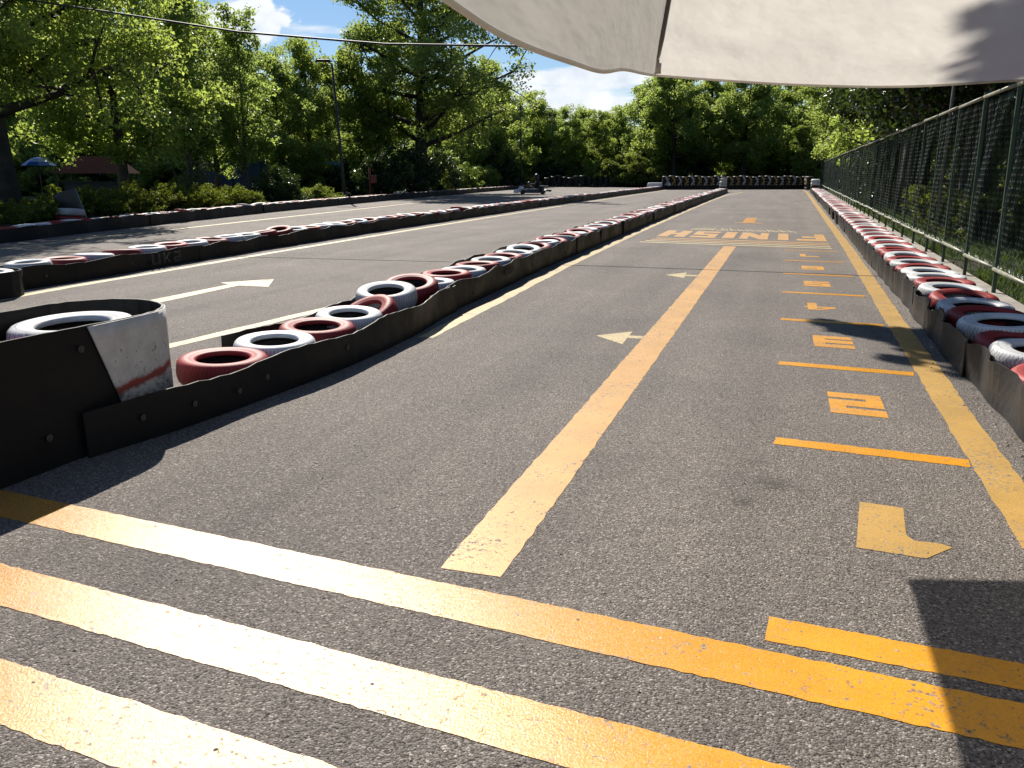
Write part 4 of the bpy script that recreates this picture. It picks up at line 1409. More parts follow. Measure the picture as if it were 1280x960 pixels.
p = at(3, 27); place_tree(T_near, p.x, p.y, 0.2, 1.0, 'plane_tree', 'large plane tree at the left edge with a dark trunk and bough reaching right')
p = at(527, 63); place_tree(T_big, p.x, p.y, 0.6, 1.0, 'plane_tree', 'tallest spreading plane tree in the middle with a thick dark trunk')
p = at(150, 37); place_tree(T_mid2, p.x, p.y, 1.1, 1.08, 'broadleaf_tree', 'straight dark trunked tree behind the junipers right of the plane tree')
for (px, D, m_, s_, rz, lab) in ((236, 43, T_col, 0.88, 0.4, 'slender tree behind the silvery shrub, left of a twin'), (246, 45, T_col, 0.86, 2.0, 'slender twin tree behind the silvery shrub'),
                                 (308, 46, T_col, 0.80, 3.1, 'slim pointed tree standing under the round white cloud'), (270, 50, T_mid, 0.92, 1.3, 'young tree between the slender twins and the pointed tree'),
                                 (352, 55, T_mid, 0.80, 0.7, 'young tree in front of the teal screen, left of the lamp'), (388, 60, T_mid2, 0.84, 2.9, 'bushy tree just left of the dark street lamp'),
                                 (455, 64, T_mid, 1.05, 4.0, 'leafy tree between the street lamp and the tallest plane tree'), (600, 90, T_mid2, 1.05, 5.0, 'low leafy tree just right of the tallest plane tree'),
                                 (632, 97, T_mid, 1.0, 0.3, 'leafy tree behind the kart, left of the pale lamps'), (672, 102, T_mid2, 0.88, 1.9, 'yellow green tree between the two pale street lamps'),
                                 (712, 98, T_mid, 0.78, 2.2, 'small rounded tree right of the pale lamps'), (688, 104, T_far, 0.72, 1.0, 'leafy mass of a tree between the right pale lamp and the gap'), (728, 106, T_far2, 0.70, 2.0, 'rounded far tree in the middle of the gap'), (768, 104, T_far, 0.74, 4.0, 'rounded far tree at the right of the gap'), (805, 100, T_far2, 0.88, 5.0, 'tree at the left shoulder of the dark right hand group'), (745, 98, T_mid2, 0.68, 3.7, 'low tree under the clouds left of the gap'),
                                 (840, 93, T_dark, 1.0, 0.9, 'dark rounded tree at the left end of the chevron wall'), (885, 97, T_mid2, 1.05, 2.6, 'tall tree behind the middle of the chevron wall'),
                                 (930, 92, T_dark, 1.02, 4.4, 'dark tree behind the chevron wall left of the clipped hedge'), (985, 100, T_mid2, 1.05, 0.1, 'green tree above the clipped hedge at the end of the lane'),
                                 (1045, 88, T_dark, 1.0, 5.2, 'dark tree at the far end of the chain link fence'), (1080, 70, T_mid2, 1.0, 1.5, 'yellow green tree leaning over the far part of the fence')):
    p = at(px, D)
    nm = 'slender_tree' if m_ is T_col else 'broadleaf_tree'
    place_tree(m_, p.x, p.y, rz, s_, nm, lab)
# trees behind the fence on the right
for (x, y, m_, s_, rz, lab) in ((4.1, 33.5, T_fence, 1.15, 0.8, 'thick dark trunk rising behind the fence below the canopy'), (6.8, 25.0, T_fence, 1.05, 2.1, 'dark tree behind the fence, nearest the right picture edge'),
                                (7.5, 42.0, T_dark, 1.05, 3.3, 'dark tree behind the middle of the fence'), (6.0, 54.0, T_mid2, 1.05, 4.5, 'green tree behind the far half of the fence'),
                                (12.0, 33.0, T_dark, 1.1, 0.2, 'dark tree standing back from the fence among hedges'), (13.0, 48.0, T_far, 1.0, 1.1, 'broad tree well behind the fence'),
                                (10.5, 20.5, T_fence, 0.95, 1.8, 'dark tree at the right edge beyond the two hedges')):
    place_tree(m_, x, y, rz, s_, 'broadleaf_tree', lab)
# bough over the lane: its shadow falls on the right barrier and on the canopy
T_over = grow_tree(61, 11, 0.3, 0.42, 3.0, 10, 5, 0.24, 60, 0.7, M['plane_leaf'], M['bark_dark'], limbs_extra=((-8.6, 0.4, 6.6, 0.42, 0.5, 4, 0.3), (-10.2, -0.6, 10.7, 0.7, 0.5, 3, 0.2)))
ov = empty('plane_tree', (6.2, 13.6, -0.03), 0, 'plane tree behind the fence whose bough hangs over the lane', 'tree')
link('trunk', T_over[0], ov); link('crown', T_over[1], ov)
oc = []; orr = []
r_ = random.Random(9)
hd = Vector((sun_dir.x, sun_dir.y, sun_dir.z)) / sun_dir.z
for (sx, sy, zt, rr, n_) in ((1.40, 8.10, 6.5, 0.36, 9), (1.1, 8.40, 6.5, 0.26, 5), (1.95, 7.5, 6.5, .4, 6), (1.75, 7.6, 6.5, 0.42, 8), (0.65, 8.75, 6.5, .15, 3), (1.3, 7.35, 6.6, .14, 2), (1.75, 6.9, 6.5, .38, 7), (2.1, 7.4, 6.5, .45, 9), (2.1, 6.5, 6.5, .4, 7)):
    for _ in range(n_):
        q = Vector((sx + r_.gauss(0, .16), sy + r_.gauss(0, .12), 0)) + hd * zt
        oc.append((q.x - 6.2, q.y - 13.6, q.z)); orr.append(rr)
for (sx, sy, sz_) in ((1.05, 4.9, 2.15), (1.25, 4.7, 2.2), (1.0, 5.1, 2.1), (1.4, 5.0, 2.15), (1.2, 5.25, 2.0), (1.45, 4.6, 2.25), (1.35, 5.3, 2.0), (0.95, 4.65, 2.2), (1.6, 5.2, 2.1), (1.2, 5.0, 2.1)):
    q = Vector((sx, sy, sz_)) + hd * (10.8 - sz_)
    oc.append((q.x - 6.2, q.y - 13.6, q.z)); orr.append(0.30)
link('leafy_bough', leaves(oc, orr, 70, 0.2, 5, M['plane_leaf'], 'leafy_bough', up=0.6), ov)
tb = MB()
for c in oc[::2]:
    hub_ = (-6.6, 0.2, 6.55) if c[2] < 8 else (-9.6, -0.5, 10.6)
    tb.tube([hub_, tuple((c[k_] + hub_[k_]) / 2 + (.1 if k_ == 2 else 0) for k_ in range(3)), c], [0.03, 0.02, 0.008], 4)
tb.build('twig', M['bark_dark'], ov, smooth=True)

# wood closing the view all round
k = 0
for px in range(-260, 1760, 62):
    for row_ in range(2):
        D = 100 + row_ * 24 + rng.uniform(-6, 6)
        if px < 420: D = 64 + row_ * 22 + rng.uniform(-5, 5)
        p = at(px + rng.uniform(-18, 18) + row_ * 30, D)
        if px > 1100: p = Vector((10 + rng.uniform(0, 22), 26 + (px - 1100) * -0.03 + 40 * rng.random(), 0))
        s_ = rng.uniform(0.82, 1.0)
        if 640 < px < 800: s_ *= 0.70
        if 240 < px < 410: s_ *= 0.76
        m_ = T_far if (k % 3) else T_far2
        where = 'behind the plane tree at the left edge' if px < 180 else 'behind the slender trees and teal screen' if px < 420 else 'behind the tallest plane tree' if px < 620 else 'below the banded clouds in the gap' if px < 800 else 'behind the chevron wall' if px < 1100 else 'well behind the chain link fence'
        tr_ = place_tree(m_, p.x, p.y, rng.uniform(0, 6.28), s_, 'broadleaf_tree', 'tree of the dense wood ' + where, 'wood ' + where)
        k += 1


def bush(seed, rx, ry, h, n, leaf, per, cr, mat, name, label, loc, cat='bush', rz=0, aspect=0.5, up=0.3, droop=0.0, group=None, mat_bark=None):
    r = random.Random(seed)
    cents = []; radii = []
    mb = MB()
    for i in range(n):
        a = r.uniform(0, 6.28); el = math.asin(r.random() ** 0.8)
        k = r.uniform(0.62, 1.0) * (1 + 0.12 * math.sin(3 * a + seed))
        p = (rx * k * math.cos(a) * math.cos(el), ry * k * math.sin(a) * math.cos(el), h * (0.12 + 0.86 * k * math.sin(el)))
        cents.append(p); radii.append(cr * r.uniform(.7, 1.25))
        if i % 3 == 0:
            mb.tube([(p[0] * .12, p[1] * .12, 0), (p[0] * .5, p[1] * .5, p[2] * .6), p], [0.035, 0.02, 0.006], 5)
    root = empty(name, (loc[0], loc[1], -0.03), rz, label, cat, group)
    mb.build('stem', mat_bark or M['bark_dark'], root, smooth=True)
    link('foliage', leaves(cents, radii, per, leaf, seed + 3, mat, 'foliage', aspect=aspect, up=up, droop=droop), root)
    return root


def juniper(seed, rx, ry, h, n, label, loc, rz=0):
    """spreading juniper: long feathery sprays that arch out of the middle"""
    g_ = np.random.default_rng(seed); r = random.Random(seed)
    cents = []; radii = []
    mb = MB()
    for i in range(n):
        a = r.uniform(0, 6.28)
        reach = r.uniform(0.25, 1.0) ** 0.6
        lift = r.uniform(0.5, 1.0) * h
        end = Vector((rx * reach * math.cos(a), ry * reach * math.sin(a), lift * (1.02 - 0.45 * reach ** 2)))
        st = Vector((end.x * 0.4, end.y * 0.4, end.z * 0.35))
        for k in range(5):
            f = 0.35 + 0.65 * k / 4
            q = st.lerp(end, f) + Vector((0, 0, 0.06 * math.sin(f * 3)))
            cents.append(tuple(q)); radii.append(0.13 * (1.2 - 0.6 * f))
        if i % 4 == 0: mb.tube([(0.1 * end.x, .1 * end.y, 0), tuple(st), tuple(end)], [.03, .018, .005], 4)
    root = empty('juniper_bush', (loc[0], loc[1], -0.03), rz, label, 'bush')
    mb.build('stem', M['bark_dark'], root)
    link('foliage', leaves(cents, radii, 16, 0.10, seed, M['juniper'], 'foliage', aspect=0.28, up=0.55), root)


def behind(px, off):
    """ground point at a given bearing, off metres beyond the outermost barrier"""
    v = view_dir(px, 216); best = None
    for i in range(800, 9000, 5):
        y = i / 100; x = lerp_path(B3, y) - 0.66 - off
        e = abs(math.atan2(-x, y) - math.atan2(-v.x, v.y))
        if best is None or e < best[0]: best = (e, x, y)
    return Vector((best[1], best[2], 0))


jun = [(-30, 21.0, 1.7, 1.3, 0.85, 'low spreading juniper at the left edge below the plane tree'), (15, 21.6, 1.7, 1.3, 0.9, 'spreading juniper left of the black slab'),
       (95, 23.5, 1.8, 1.3, 1.25, 'bright green juniper right of the black slab and tyre pile'), (140, 24.6, 1.8, 1.4, 1.2, 'second juniper from the black slab, in the row'),
       (185, 26.0, 1.9, 1.4, 1.35, 'tall feathered juniper left of the silvery shrub'), (232, 27.2, 1.9, 1.4, 1.25, 'spreading juniper in front of the silvery shrub'), (275, 28.8, 1.6, 1.3, 1.15, 'last low juniper before the dark round bush')]
for i, (px, D, rx, ry, h, lab) in enumerate(jun):
    p = behind(px, ry + 0.35); juniper(70 + i, ry, rx, h, 190, lab, p, R(12))
p = behind(345, 1.6); bush(81, 1.35, 1.2, 1.75, 120, 0.10, 110, 0.24, M['dark_leaf'], 'round_bush', 'dark brownish round bush in front of the teal screen', p, aspect=0.35)
p = behind(392, 1.2); bush(82, 1.3, 1.0, 0.85, 60, 0.13, 60, 0.22, M['willow'], 'low_bush', 'low olive bush between the round bush and the lamp foot', p, aspect=0.3)
p = behind(306, 1.0); bush(83, 0.8, 0.7, 0.85, 40, 0.12, 50, 0.18, M['willow'], 'low_bush', 'low grassy bush at the right end of the junipers', p, aspect=0.25)
# silvery shrub with upright spikes
p = behind(243, 3.2)
root = empty('silvery_shrub', (p.x, p.y, -0.03), 0, 'silvery grey shrub with upright feathery spikes behind the junipers', 'shrub')
cents = []; radii = []; mb = MB(); r_ = random.Random(4)
for i in range(46):
    a = r_.uniform(0, 6.28); t_ = r_.uniform(0.05, 0.75); L = r_.uniform(1.2, 2.35)
    end = Vector((math.cos(a) * t_ * L * .8, math.sin(a) * t_ * L * .8, L * math.cos(t_ * .8)))
    mb.tube([(0, 0, 0), tuple(end * .5 + Vector((0, 0, .1))), tuple(end)], [.018, .012, .004], 4)
    for k in range(9):
        f = 0.35 + .65 * k / 8; cents.append(tuple(end * f)); radii.append(0.11 * (1.25 - f))
mb.build('stem', M['silver'], root); link('foliage', leaves(cents, radii, 14, 0.11, 6, M['silver'], 'foliage', aspect=0.22, up=0.7), root)
# dark bushes under the tallest tree, lime bushes right of it
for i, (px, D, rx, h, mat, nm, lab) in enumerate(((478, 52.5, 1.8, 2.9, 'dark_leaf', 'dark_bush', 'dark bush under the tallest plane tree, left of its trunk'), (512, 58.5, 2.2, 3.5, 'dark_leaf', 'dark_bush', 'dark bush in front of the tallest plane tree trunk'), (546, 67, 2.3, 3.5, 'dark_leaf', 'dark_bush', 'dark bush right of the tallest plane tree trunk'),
                                                   (576, 75, 1.9, 2.2, 'lime', 'lime_bush', 'bright yellow green bush just right of the dark bushes'), (602, 82, 1.9, 2.1, 'lime', 'lime_bush', 'second yellow green bush, nearer the kart'),
                                                   (642, 94, 2.7, 2.0, 'willow', 'low_bush', 'low olive bush behind the kart'), (692, 99, 2.8, 1.9, 'willow', 'low_bush', 'low olive bush right of the kart behind the barrier'),
                                                   (722, 100, 2.6, 3.4, 'dark_leaf', 'dark_bush', 'dark bush behind the tyre stacks right of the kart'), (752, 99, 2.5, 3.4, 'dark_leaf', 'dark_bush', 'dark bush left of the willowy mound'))):
    p = at(px, D); bush(90 + i, rx, rx * .9, h, 95, 0.17, 70, 0.36, M[mat], nm, lab, p)
p = at(788, 91); bush(99, 4.1, 3.0, 3.3, 260, 0.30, 80, 0.40, M['willow'], 'willow_bush', 'wide feathery willow mound left of the chevron wall', p, aspect=0.2, droop=1.2)
p = at(1004, 86)
T_light = grow_tree(71, 5.8, 0.10, 0.2, 1.3, 14, 6, 0.18, 60, 0.34, M['lime'], M['bark'], lean=(-1.2, 0))
place_tree(T_light, 1.9, 86.2, 0.0, 1.0, 'young_tree', 'young pale leaved tree leaning left at the end of the lane')


def hedge(seed, x0, y0, x1, y1, w, h, mat, label, leaf=0.16, dens=26):
    r = random.Random(seed)
    a, b_ = Vector((x0, y0, 0)), Vector((x1, y1, 0)); L = (b_ - a).length
    n = int(L * dens * (h + w) / 2)
    dr_ = (b_ - a).normalized(); nr = Vector((-dr_.y, dr_.x, 0))
    cents = []
    for _ in range(n):
        s_ = r.uniform(0, L)
        side = r.random()
        if side < .45: q = a + dr_ * s_ + nr * r.uniform(-w / 2, w / 2) + Vector((0, 0, h * r.uniform(.92, 1.02)))
        else: q = a + dr_ * s_ + nr * (w / 2 * r.choice((-1, 1))) + Vector((0, 0, h * r.uniform(.05, 1)))
        cents.append(tuple(q - a))
    root = empty('clipped_hedge', (x0, y0, -0.03), 0, label, 'hedge')
    mb = MB()
    for k in range(int(L / 0.8)):
        q = dr_ * (k * .8 + .3)
        mb.tube([tuple(q), tuple(q + Vector((r.gauss(0, .1), r.gauss(0, .1), h * .8)))], [.03, .012], 5)
    mb.build('stem', M['bark_dark'], root)['kind'] = 'stuff'
    link('foliage', leaves(cents, [0.2] * len(cents), 26, leaf, seed, mat, 'foliage'), root)


hedge(5, -5.5, 96.5, 1.0, 99.5, 1.4, 2.6, M['lime'], 'clipped hedge with a bright top beyond the chevron wall', leaf=0.22, dens=16)
hedge(6, 6.0, 17.5, 6.8, 30.0, 1.1, 1.85, M['willow'], 'clipped yellow green hedge behind the fence on the right')
hedge(7, 4.2, 20.0, 4.5, 33.0, 0.9, 0.9, M['juniper'], 'low hedge close behind the fence')
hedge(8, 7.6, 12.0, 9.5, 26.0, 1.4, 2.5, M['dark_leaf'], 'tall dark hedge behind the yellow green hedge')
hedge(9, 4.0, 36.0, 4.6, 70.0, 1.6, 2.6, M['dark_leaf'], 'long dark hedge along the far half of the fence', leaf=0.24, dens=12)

# undergrowth filling the foot of the wood
ug = [bush(120 + i, 2.4, 2.0, 2.7, 90, 0.24, 70, 0.42, M[m_], 'undergrowth_bush', 'leafy bush of the undergrowth at the foot of the wood', (0, 0), group='undergrowth bushes at the foot of the wood') for i, m_ in enumerate(('far_leaf', 'dark_leaf', 'poplar_leaf'))]
first_ug = [True] * 3
spots = []
for k_ in range(34): spots.append(at(-40 + k_ * 21 + rng.uniform(-8, 8), 58 + rng.uniform(-1, 8) + max(0, k_ * 21 - 480) * 0.185))
for k_ in range(30): spots.append(at(640 + k_ * 15 + rng.uniform(-6, 6), 99 + rng.uniform(-4, 8)))
for k_ in range(20): spots.append(Vector((8.5 + rng.uniform(0, 4), 6 + 3.0 * k_, 0)))
for i, p in enumerate(spots):
    src = ug[i % 3]
    if first_ug[i % 3]:
        o = src; first_ug[i % 3] = False
    else:
        o = src.copy(); COL.objects.link(o)
        for ch in list(src.children):
            c_ = ch.copy(); COL.objects.link(c_); c_.parent = o
    where = ('left wood, left of the street lamp' if i < 21 else 'left wood, right of the street lamp') if i < 34 else 'wood behind the chevron wall' if i < 64 else 'trees behind the chain link fence'
    tag(o, 'leafy undergrowth bush at the foot of the ' + where, 'bush', 'undergrowth of the ' + where)
    o.location = (p.x, p.y, -0.03); o.rotation_euler = (0, 0, rng.uniform(0, 6.28)); s_ = rng.uniform(0.8, 1.25); o.scale = (s_, s_, s_ * rng.uniform(0.8, 1.3))
for i, (x, y, s_, lab) in enumerate(((4.3, 12.5, 0.8, 'nearest of the trees close behind the fence'), (4.6, 17.5, 0.85, 'second nearest of the trees close behind the fence'), (4.4, 22.6, 0.8, 'tree close behind the fence beside the yellow green hedge'), (4.9, 27.5, 0.85, 'tree close behind the fence just before the thick dark trunk'), (5.2, 39.0, 0.85, 'tree close behind the fence just past the thick dark trunk'), (5.2, 47.0, 0.9, 'tree close behind the far half of the fence'))):
    place_tree(T_fence, x, y, 1.3 * i, s_ * 1.1, 'broadleaf_tree', lab)
# grass behind the fence
g_ = np.random.default_rng(3)
n = 42000
yy = 5 + 40 * g_.random(n) ** 1.4; xx = 2.38 + 0.0085 * (yy - 11.35) + 0.18 + 4.2 * g_.random(n) ** 1.2
keepm = g_.random(n) < 0.55 + 0.45 * np.sin(xx * 2.1 + 1.3 * np.sin(yy * 1.1))
xx, yy = xx[keepm], yy[keepm]; n = len(xx)
h_ = 0.05 + 0.10 * g_.random(n); a = g_.random(n) * 6.28; w_ = 0.008 + 0.006 * g_.random(n)
bx = np.stack([xx, yy, np.full(n, -0.03)], 1)
dx = np.stack([np.cos(a) * w_, np.sin(a) * w_, np.zeros(n)], 1)
tipv = bx + np.stack([np.cos(a + 1.2) * h_ * .5, np.sin(a + 1.2) * h_ * .5, h_], 1)
V = np.stack([bx - dx, bx + dx, tipv], 1).reshape(-1, 3)
F = np.arange(3 * n).reshape(-1, 3)
gm = np_mesh('grass', V, F, M['grass'], attr=g_.random(n))
go = link('grass', gm); tag(go, 'short green grass growing behind the chain link fence', 'grass', kind='stuff')
# grit and dry leaves along the foot of the right barrier
mb = MB(); r_ = random.Random(8)
for _ in range(420):
    y = 3.5 + 24 * r_.random() ** 1.5
    x = lerp_path(B4, y) - abs(r_.gauss(0, 0.09)) - 0.02
    if r_.random() < .25: x = lerp_path(B4, y) + 0.62 + r_.random() * 0.35
    s_ = r_.uniform(0.004, 0.014)
    z = 0.056 if x > lerp_path(B4, y) + .5 else 0.0
    b = len(mb.v)
    for k in range(5):
        an = k * 1.257 + r_.uniform(-.3, .3); mb.v.append((x + s_ * math.cos(an), y + s_ * math.sin(an), z + 0.001))
    mb.v.append((x, y, z + s_ * r_.uniform(.5, .9)))
    for k in range(5):
        mb.f.append((b + k, b + (k + 1) % 5, b + 5)); mb.m.append(0 if r_.random() < .7 else 1)
for _ in range(320):
    pth, y_lo, y_hi = ((B2, 8.5, 26), (B1, 8.0, 24))[r_.random() < .35]
    y = y_lo + (y_hi - y_lo) * r_.random() ** 1.4
    x = lerp_path(pth, y) + abs(r_.gauss(0, 0.07)) + 0.03
    s_ = r_.uniform(0.006, 0.02); b = len(mb.v)
    for k in range(5):
        an = k * 1.257 + r_.uniform(-.3, .3); mb.v.append((x + s_ * math.cos(an), y + s_ * math.sin(an), 0.003))
    mb.v.append((x, y, s_ * .5))
    for k in range(5): mb.f.append((b + k, b + (k + 1) % 5, b + 5)); mb.m.append(0 if r_.random() < .5 else 1)
for _ in range(160):        # scattered crumbs on the near asphalt
    x, y = r_.uniform(-3, 1.2), r_.uniform(1.4, 9)
    s_ = r_.uniform(0.003, 0.008); b = len(mb.v)
    for k in range(5):
        an = k * 1.257 + r_.uniform(-.3, .3); mb.v.append((x + s_ * math.cos(an), y + s_ * math.sin(an), 0.002))
    mb.v.append((x, y, s_ * .9))
    for k in range(5): mb.f.append((b + k, b + (k + 1) % 5, b + 5)); mb.m.append(0)
o = mb.build('grit', [M['pebble'], M['leaf_litter']]); tag(o, 'loose grit and dry leaf bits along the feet of the barriers', 'grit', kind='stuff')

# ------------------------------------------------------------------ street lamps, post, far objects on the left
def street_lamp(x, y, h, lean, rz, label, pale):
    root = empty('street_lamp', (x, y, -0.03), rz, label, 'street lamp')
    mb = MB(); mb.tube([(0, 0, 0), (lean * .3, 0, h * .35), (lean, 0, h)], [0.10, 0.075, 0.05], 10); mb.tube([(0, 0, 0), (0, 0, .5)], [0.15, 0.14], 10)
    mb.build('pole', M['dark_steel'], root, smooth=True)
    hm = MB(); hm.tube([(lean, 0, h - 0.05), (lean - .15, 0, h + .06), (lean - 0.38, 0, h + .1)], [.04, .035, .03], 8)
    hm.build('arm', M['dark_steel'], root, smooth=True)
    hd_ = MB(); hd_.box((lean - .42, 0, h + .13), (0.85, 0.32, 0.11), taper=.75)
    q = hd_.build('lamp_head', M['lamp_white'] if pale else M['dark_steel'], root)
    b = q.modifiers.new('bevel', 'BEVEL'); b.width = .03; b.segments = 2


p = behind(430, 1.2); street_lamp(p.x, p.y, 6.85, -0.35, 0.3, 'dark street lamp with a flat head standing left of the tallest plane tree', False)
p = at(651, 90); street_lamp(p.x, p.y, 8.5, -0.1, 0.3, 'thin street lamp with a pale flat head, left one of two', True)
p = at(691, 97); street_lamp(p.x, p.y, 8.2, -0.1, 0.3, 'thin street lamp with a pale flat head, right one of two', True)
p = behind(462, 0.5)
root = empty('red_post', (p.x, p.y, -0.03), 0.4, 'thin red post with a small red box at the foot of the dark bushes', 'post')
mb = MB(); mb.tube([(0, 0, 0), (0, 0, 1.75)], 0.05, 8); mb.build('post', M['red_metal'], root, smooth=True)
mb = MB(); mb.box((0.2, 0, 1.15), (0.30, 0.2, 0.42)); q = mb.build('box', M['red_metal'], root); b = q.modifiers.new('bevel', 'BEVEL'); b.width = .02
# black slab leaning over a red tyre pile behind the outermost barrier
p = behind(72, 0.55)
slab = MB(); slab.box((0, 0, 0.52), (0.62, 0.14, 0.95), Matrix.Rotation(R(-16), 3, 'Y'))
o = slab.build('black_slab', M['plastic_black']); o.location = (p.x - 0.15, p.y + 0.45, 0.0); o.rotation_euler = (0, 0, R(18)); tag(o, 'black slab leaning behind a red tyre pile at the left edge', 'slab')
b = o.modifiers.new('bevel', 'BEVEL'); b.width = .04; b.segments = 2
for i, (dx_, dy_, z, tx, ty, c, lab) in enumerate(((0.15, 0.05, 0.02, 0, 0, 'red', 'red tyre at the bottom of the pile in front of the black slab'), (0.17, 0.05, 0.20, 0.02, .03, 'red', 'second red tyre up in the pile in front of the black slab'), (0.22, 0.05, 0.37, .03, .10, 'white', 'white rimmed tyre on top of the pile in front of the black slab'))):
    o = link('painted_tyre', MESH[c, 1]); o.location = (p.x + dx_, p.y + dy_, z); o.rotation_euler = (tx, ty, i); o.scale = (1.15, 1.15, 1.05); tag(o, lab, 'tyre')
# maroon roofed kiosk, blue tarp
p = at(122, 47)
root = empty('kiosk', (p.x, p.y, -0.03), R(YAW + 8), 'low kiosk with a dark maroon roof in the shade of the trees', 'kiosk')
mb = MB(); mb.add([(-1.9, -1.2, 1.45), (1.9, -1.2, 1.45), (1.9, 1.2, 1.45), (-1.9, 1.2, 1.45), (-1.1, 0, 2.35), (1.1, 0, 2.35)], [(0, 1, 5, 4), (1, 2, 5), (2, 3, 4, 5), (3, 0, 4), (3, 2, 1, 0)]); mb.build('roof', M['maroon'], root)
mb = MB(); mb.box((0, -.8, 0.5), (3.0, .08, .96)); mb.box((0, -.85, 1.0), (3.1, .3, .05)); mb.build('counter', M['grey_panel'], root)
for sx in (-1.7, 1.7):
    for sy in (-1.05, 1.05):
        mb = MB(); mb.tube([(sx, sy, 0), (sx, sy, 1.5)], .035, 6); mb.build('post', M['dark_steel'], root)
p = at(50, 46)
root = empty('blue_parasol', (p.x, p.y, -0.03), 0, 'blue parasol half hidden behind the plane tree trunk', 'parasol')
mb = MB(); mb.lathe([(0.85, 1.85), (0.6, 2.05), (0.3, 2.22), (0.0, 2.3)], 8, mi=0); q = mb.build('cover', M['blue_tarp'], root); sm = q.modifiers.new('thickness', 'SOLIDIFY'); sm.thickness = .01
mb = MB(); mb.tube([(0, 0, 0), (0, 0, 2.28)], .03, 8); mb.build('pole', M['dark_steel'], root, smooth=True)
# screened court fence
sf = empty('screen_fence', (0, 0, 0), 0, 'fence hung with teal and blue windscreen cloth behind the left trees', 'fence')
sp = [at(px, D) for px, D in ((255, 56), (290, 56.5), (325, 57), (358, 57.5), (392, 58), (430, 59))]
for i, (a, b_) in enumerate(zip(sp, sp[1:])):
    mb = MB()
    n_ = Vector((-(b_ - a).y, (b_ - a).x, 0)).normalized() * .02
    for j in range(9):
        f = j / 8; q = a.lerp(b_, .02 + .96 * f) + n_ * math.sin(f * 17) * .8
        mb.v += [(q.x, q.y, 0.1), (q.x, q.y, 2.2 + 0.04 * math.sin(f * 12))]
    for j in range(8): mb.f.append((2 * j, 2 * j + 2, 2 * j + 3, 2 * j + 1)); mb.m.append(0)
    q = mb.build('windscreen', M['screen_blue'] if i < 3 else M['screen'], sf); sm = q.modifiers.new('thickness', 'SOLIDIFY'); sm.thickness = .006
    mb = MB(); mb.tube([(a.x, a.y, 0), (a.x, a.y, 2.9)], .035, 8); mb.build('post', M['dark_steel'], sf, smooth=True)

# ------------------------------------------------------------------ kart and driver
kx, ky = at(667, 60.5).x, at(667, 60.5).y
KR = R(YAW + 180 - 4)      # nose to the photo's left
kart = empty('racing_kart', (kx, ky, 0.0), KR, 'black and white racing kart on the left track before the far bend', 'kart')
S_ = 1.2
kart.scale = (S_,) * 3
def kp(mb, name, mat, smooth=False, bev=0.0):
    o = mb.build(name, mat, kart, smooth)
    if bev:
        b = o.modifiers.new('bevel', 'BEVEL'); b.width = bev; b.segments = 2
    return o
mb = MB(); mb.tube([(0.75, .3, .12), (-.75, .3, .12)], .02, 6); mb.tube([(0.75, -.3, .12), (-.75, -.3, .12)], .02, 6); mb.box((0.15, 0, .10), (1.1, .56, .015)); mb.tube([(-.55, -.6, .14), (-.55, .6, .14)], .022, 8); kp(mb, 'chassis', M['dark_steel'])
mb = MB(); mb.box((0.98, 0, .17), (.34, 1.15, .20), taper=.78); mb.box((.72, 0, .30), (.35, .34, .26), Matrix.Rotation(R(-25), 3, 'Y'), taper=.8); kp(mb, 'nose_fairing', M['plastic_white'], bev=.05)
for sy in (-1, 1):
    mb = MB(); mb.box((.05, .55 * sy, .18), (.95, .24, .22), taper=.85); kp(mb, 'side_pod', M['plastic_black'], bev=.05)
    mb = MB(); mb.box((.05, .555 * sy, .30), (.7, .12, .03)); kp(mb, 'pod_stripe', M['plastic_white'], bev=.01)
mb = MB(); mb.tube([(-.95, -.62, .2), (-1.0, -.4, .2), (-1.0, .4, .2), (-.95, .62, .2)], .06, 8); mb.tube([(-.6, -.62, .22), (-.95, -.62, .2)], .04, 6); mb.tube([(-.6, .62, .22), (-.95, .62, .2)], .04, 6); kp(mb, 'rear_bumper', M['plastic_black'], True)
for (wx, wy, wr_, ww) in ((.62, .52, .135, .13), (.62, -.52, .135, .13), (-.55, .56, .145, .20), (-.55, -.56, .145, .20)):
    wo = MB(); wo.lathe([(wr_ * .5, -ww / 2), (wr_ * .85, -ww / 2), (wr_, -ww * .3), (wr_, ww * .3), (wr_ * .85, ww / 2), (wr_ * .5, ww / 2)], 18, axis='Y', closed=True); w1 = kp(wo, 'wheel', M['rubber'], True); w1.location = (wx, wy, wr_)
    ri = MB(); ri.lathe([(0, -ww * .42), (wr_ * .52, -ww * .42), (wr_ * .52, ww * .42), (0, ww * .42)], 14, axis='Y'); ri.build('rim', M['bolt'], w1)
mb = MB(); mb.lathe([(.30, .05), (.33, .2), (.31, .45), (.29, .62)], 14, (0, 0, 0)); 
st = MB()
for j, (x, z, w_) in enumerate(((.22, .13, .36), (-.05, .11, .40), (-.22, .2, .42), (-.32, .42, .42), (-.38, .66, .34))):
    st.v += [(x, -w_ / 2, z + .10), (x - .02, -w_ / 2 + .05, z), (x - .02, w_ / 2 - .05, z), (x, w_ / 2, z + .10)]
for j in range(4):
    for k in range(3): st.f.append((4 * j + k, 4 * j + k + 1, 4 * j + 5 + k, 4 * j + 4 + k)); st.m.append(0)
q = kp(st, 'seat', M['plastic_black']); sm = q.modifiers.new('thickness', 'SOLIDIFY'); sm.thickness = .015
mb = MB(); mb.box((-.42, -.40, .30), (.34, .26, .34)); mb.tube([(-.5, -.5, .42), (-.85, -.45, .40)], .06, 10); kp(mb, 'engine', M['dark_steel'], bev=.03)
sw = MB()
cxs, czs = .36, .58
rotm = Matrix.Rotation(R(-40), 3, 'Y')
ringp = []
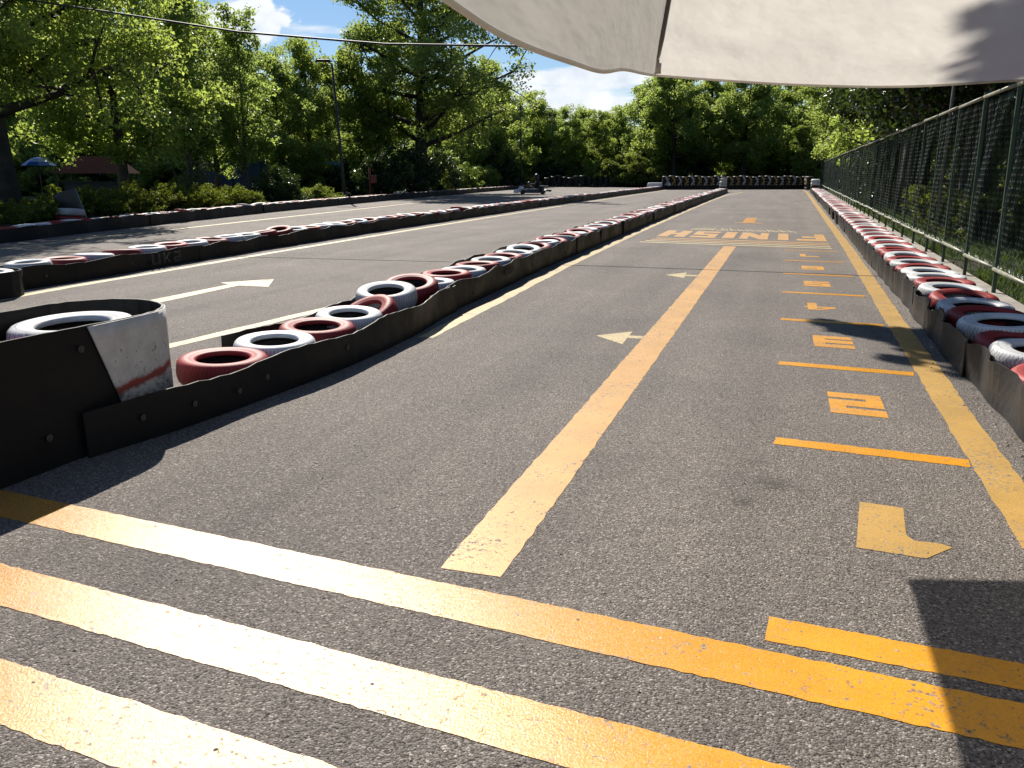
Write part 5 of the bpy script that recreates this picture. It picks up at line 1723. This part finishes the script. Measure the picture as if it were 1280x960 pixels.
for k in range(25):
    a = 2 * math.pi * k / 24; v = rotm @ Vector((0, .16 * math.cos(a), .16 * math.sin(a))); ringp.append((cxs + v.x, v.y, czs + v.z))
sw.tube(ringp, .014, 6, caps=False); sw.tube([(cxs, 0, czs), (.68, 0, .2)], .014, 6); sw.tube([ringp[0], ringp[12]], .012, 6); sw.tube([ringp[6], ringp[18]], .012, 6); kp(sw, 'steering_wheel', M['plastic_black'], True)

# driver: one skinned body
drv = empty('person', (kx, ky, 0.0), KR, 'person in a dark suit and black helmet driving the kart', 'person')
drv.scale = (S_,) * 3
bm_v = [(-.16, 0, .26), (-.21, 0, .42), (-.24, 0, .60), (-.23, 0, .74), (-.20, 0, .84),
        (-.12, .10, .26), (.22, .17, .40), (.52, .14, .20), (.62, .15, .26), (-.12, -.10, .26), (.22, -.17, .40), (.52, -.14, .20), (.62, -.15, .26),
        (-.23, .19, .72), (-.06, .28, .54), (.17, .21, .58), (.29, .17, .62), (-.23, -.19, .72), (-.06, -.28, .54), (.17, -.21, .58), (.29, -.17, .62)]
bm_e = [(0, 1), (1, 2), (2, 3), (3, 4), (0, 5), (5, 6), (6, 7), (7, 8), (0, 9), (9, 10), (10, 11), (11, 12), (3, 13), (13, 14), (14, 15), (15, 16), (3, 17), (17, 18), (18, 19), (19, 20)]
rad = [.155, .14, .155, .13, .065, .10, .075, .05, .045, .10, .075, .05, .045, .075, .055, .04, .03, .075, .055, .04, .03]
me = bpy.data.meshes.new('body'); me.from_pydata(bm_v, bm_e, []); me.materials.append(M['cloth_dark'])
body = link('body', me, drv)
sk = body.modifiers.new('skin', 'SKIN'); sub = body.modifiers.new('smooth', 'SUBSURF'); sub.levels = 2; sub.render_levels = 2
for i, sv in enumerate(me.skin_vertices[0].data):
    sv.radius = (rad[i], rad[i] * (1.2 if i in (1, 2) else 1)); sv.use_root = (i == 0)
hm = MB()
hm.lathe([(.0, -.02), (.10, -.02), (.125, .03), (.14, .10), (.143, .16), (.13, .22), (.09, .27), (.04, .293), (0, .297)], 20, (-.185, 0, .86)); h1 = hm.build('helmet', M['plastic_black'], drv, smooth=True)
vm = MB()
for j in range(2):
    for k in range(9):
        a = R(-60 + 15 * k); vm.v.append((-.185 + .147 * math.cos(a), .147 * math.sin(a), .98 + j * .085))
for k in range(8): vm.f.append((k, k + 1, k + 10, k + 9)); vm.m.append(0)
vm.build('visor', M['bolt'], drv, smooth=True)
fc = MB(); fc.lathe([(0, -.10), (.06, -.09), (.085, -.03), (.09, .03), (.07, .09), (0, .10)], 12, (-.165, 0, .99)); fc.lathe([(0, 0), (.012, .004), (.006, .03), (0, .032)], 6, (-.075, 0, .985)); fc.build('face', M['skin'], drv, smooth=True)
for sy in (1, -1):
    gl = MB()
    gl.tube([(.27, .17 * sy, .615), (.335, .165 * sy, .64)], [.03, .036], 8)
    for k in range(4):
        zz_ = .615 + .019 * k
        ln = (.045, .055, .052, .04)[k]
        gl.tube([(.335, .165 * sy, zz_), (.335 + ln * .7, (.165 + .012) * sy, zz_ + .01), (.335 + ln, .155 * sy, zz_ + .012), (.335 + ln * .75, .135 * sy, zz_ + .012)], [.011, .010, .009, .007], 6)
    gl.tube([(.31, .15 * sy, .655), (.345, .13 * sy, .675), (.37, .125 * sy, .672)], [.012, .011, .008], 6)
    gl.build('glove', M['plastic_black'], drv, smooth=True)
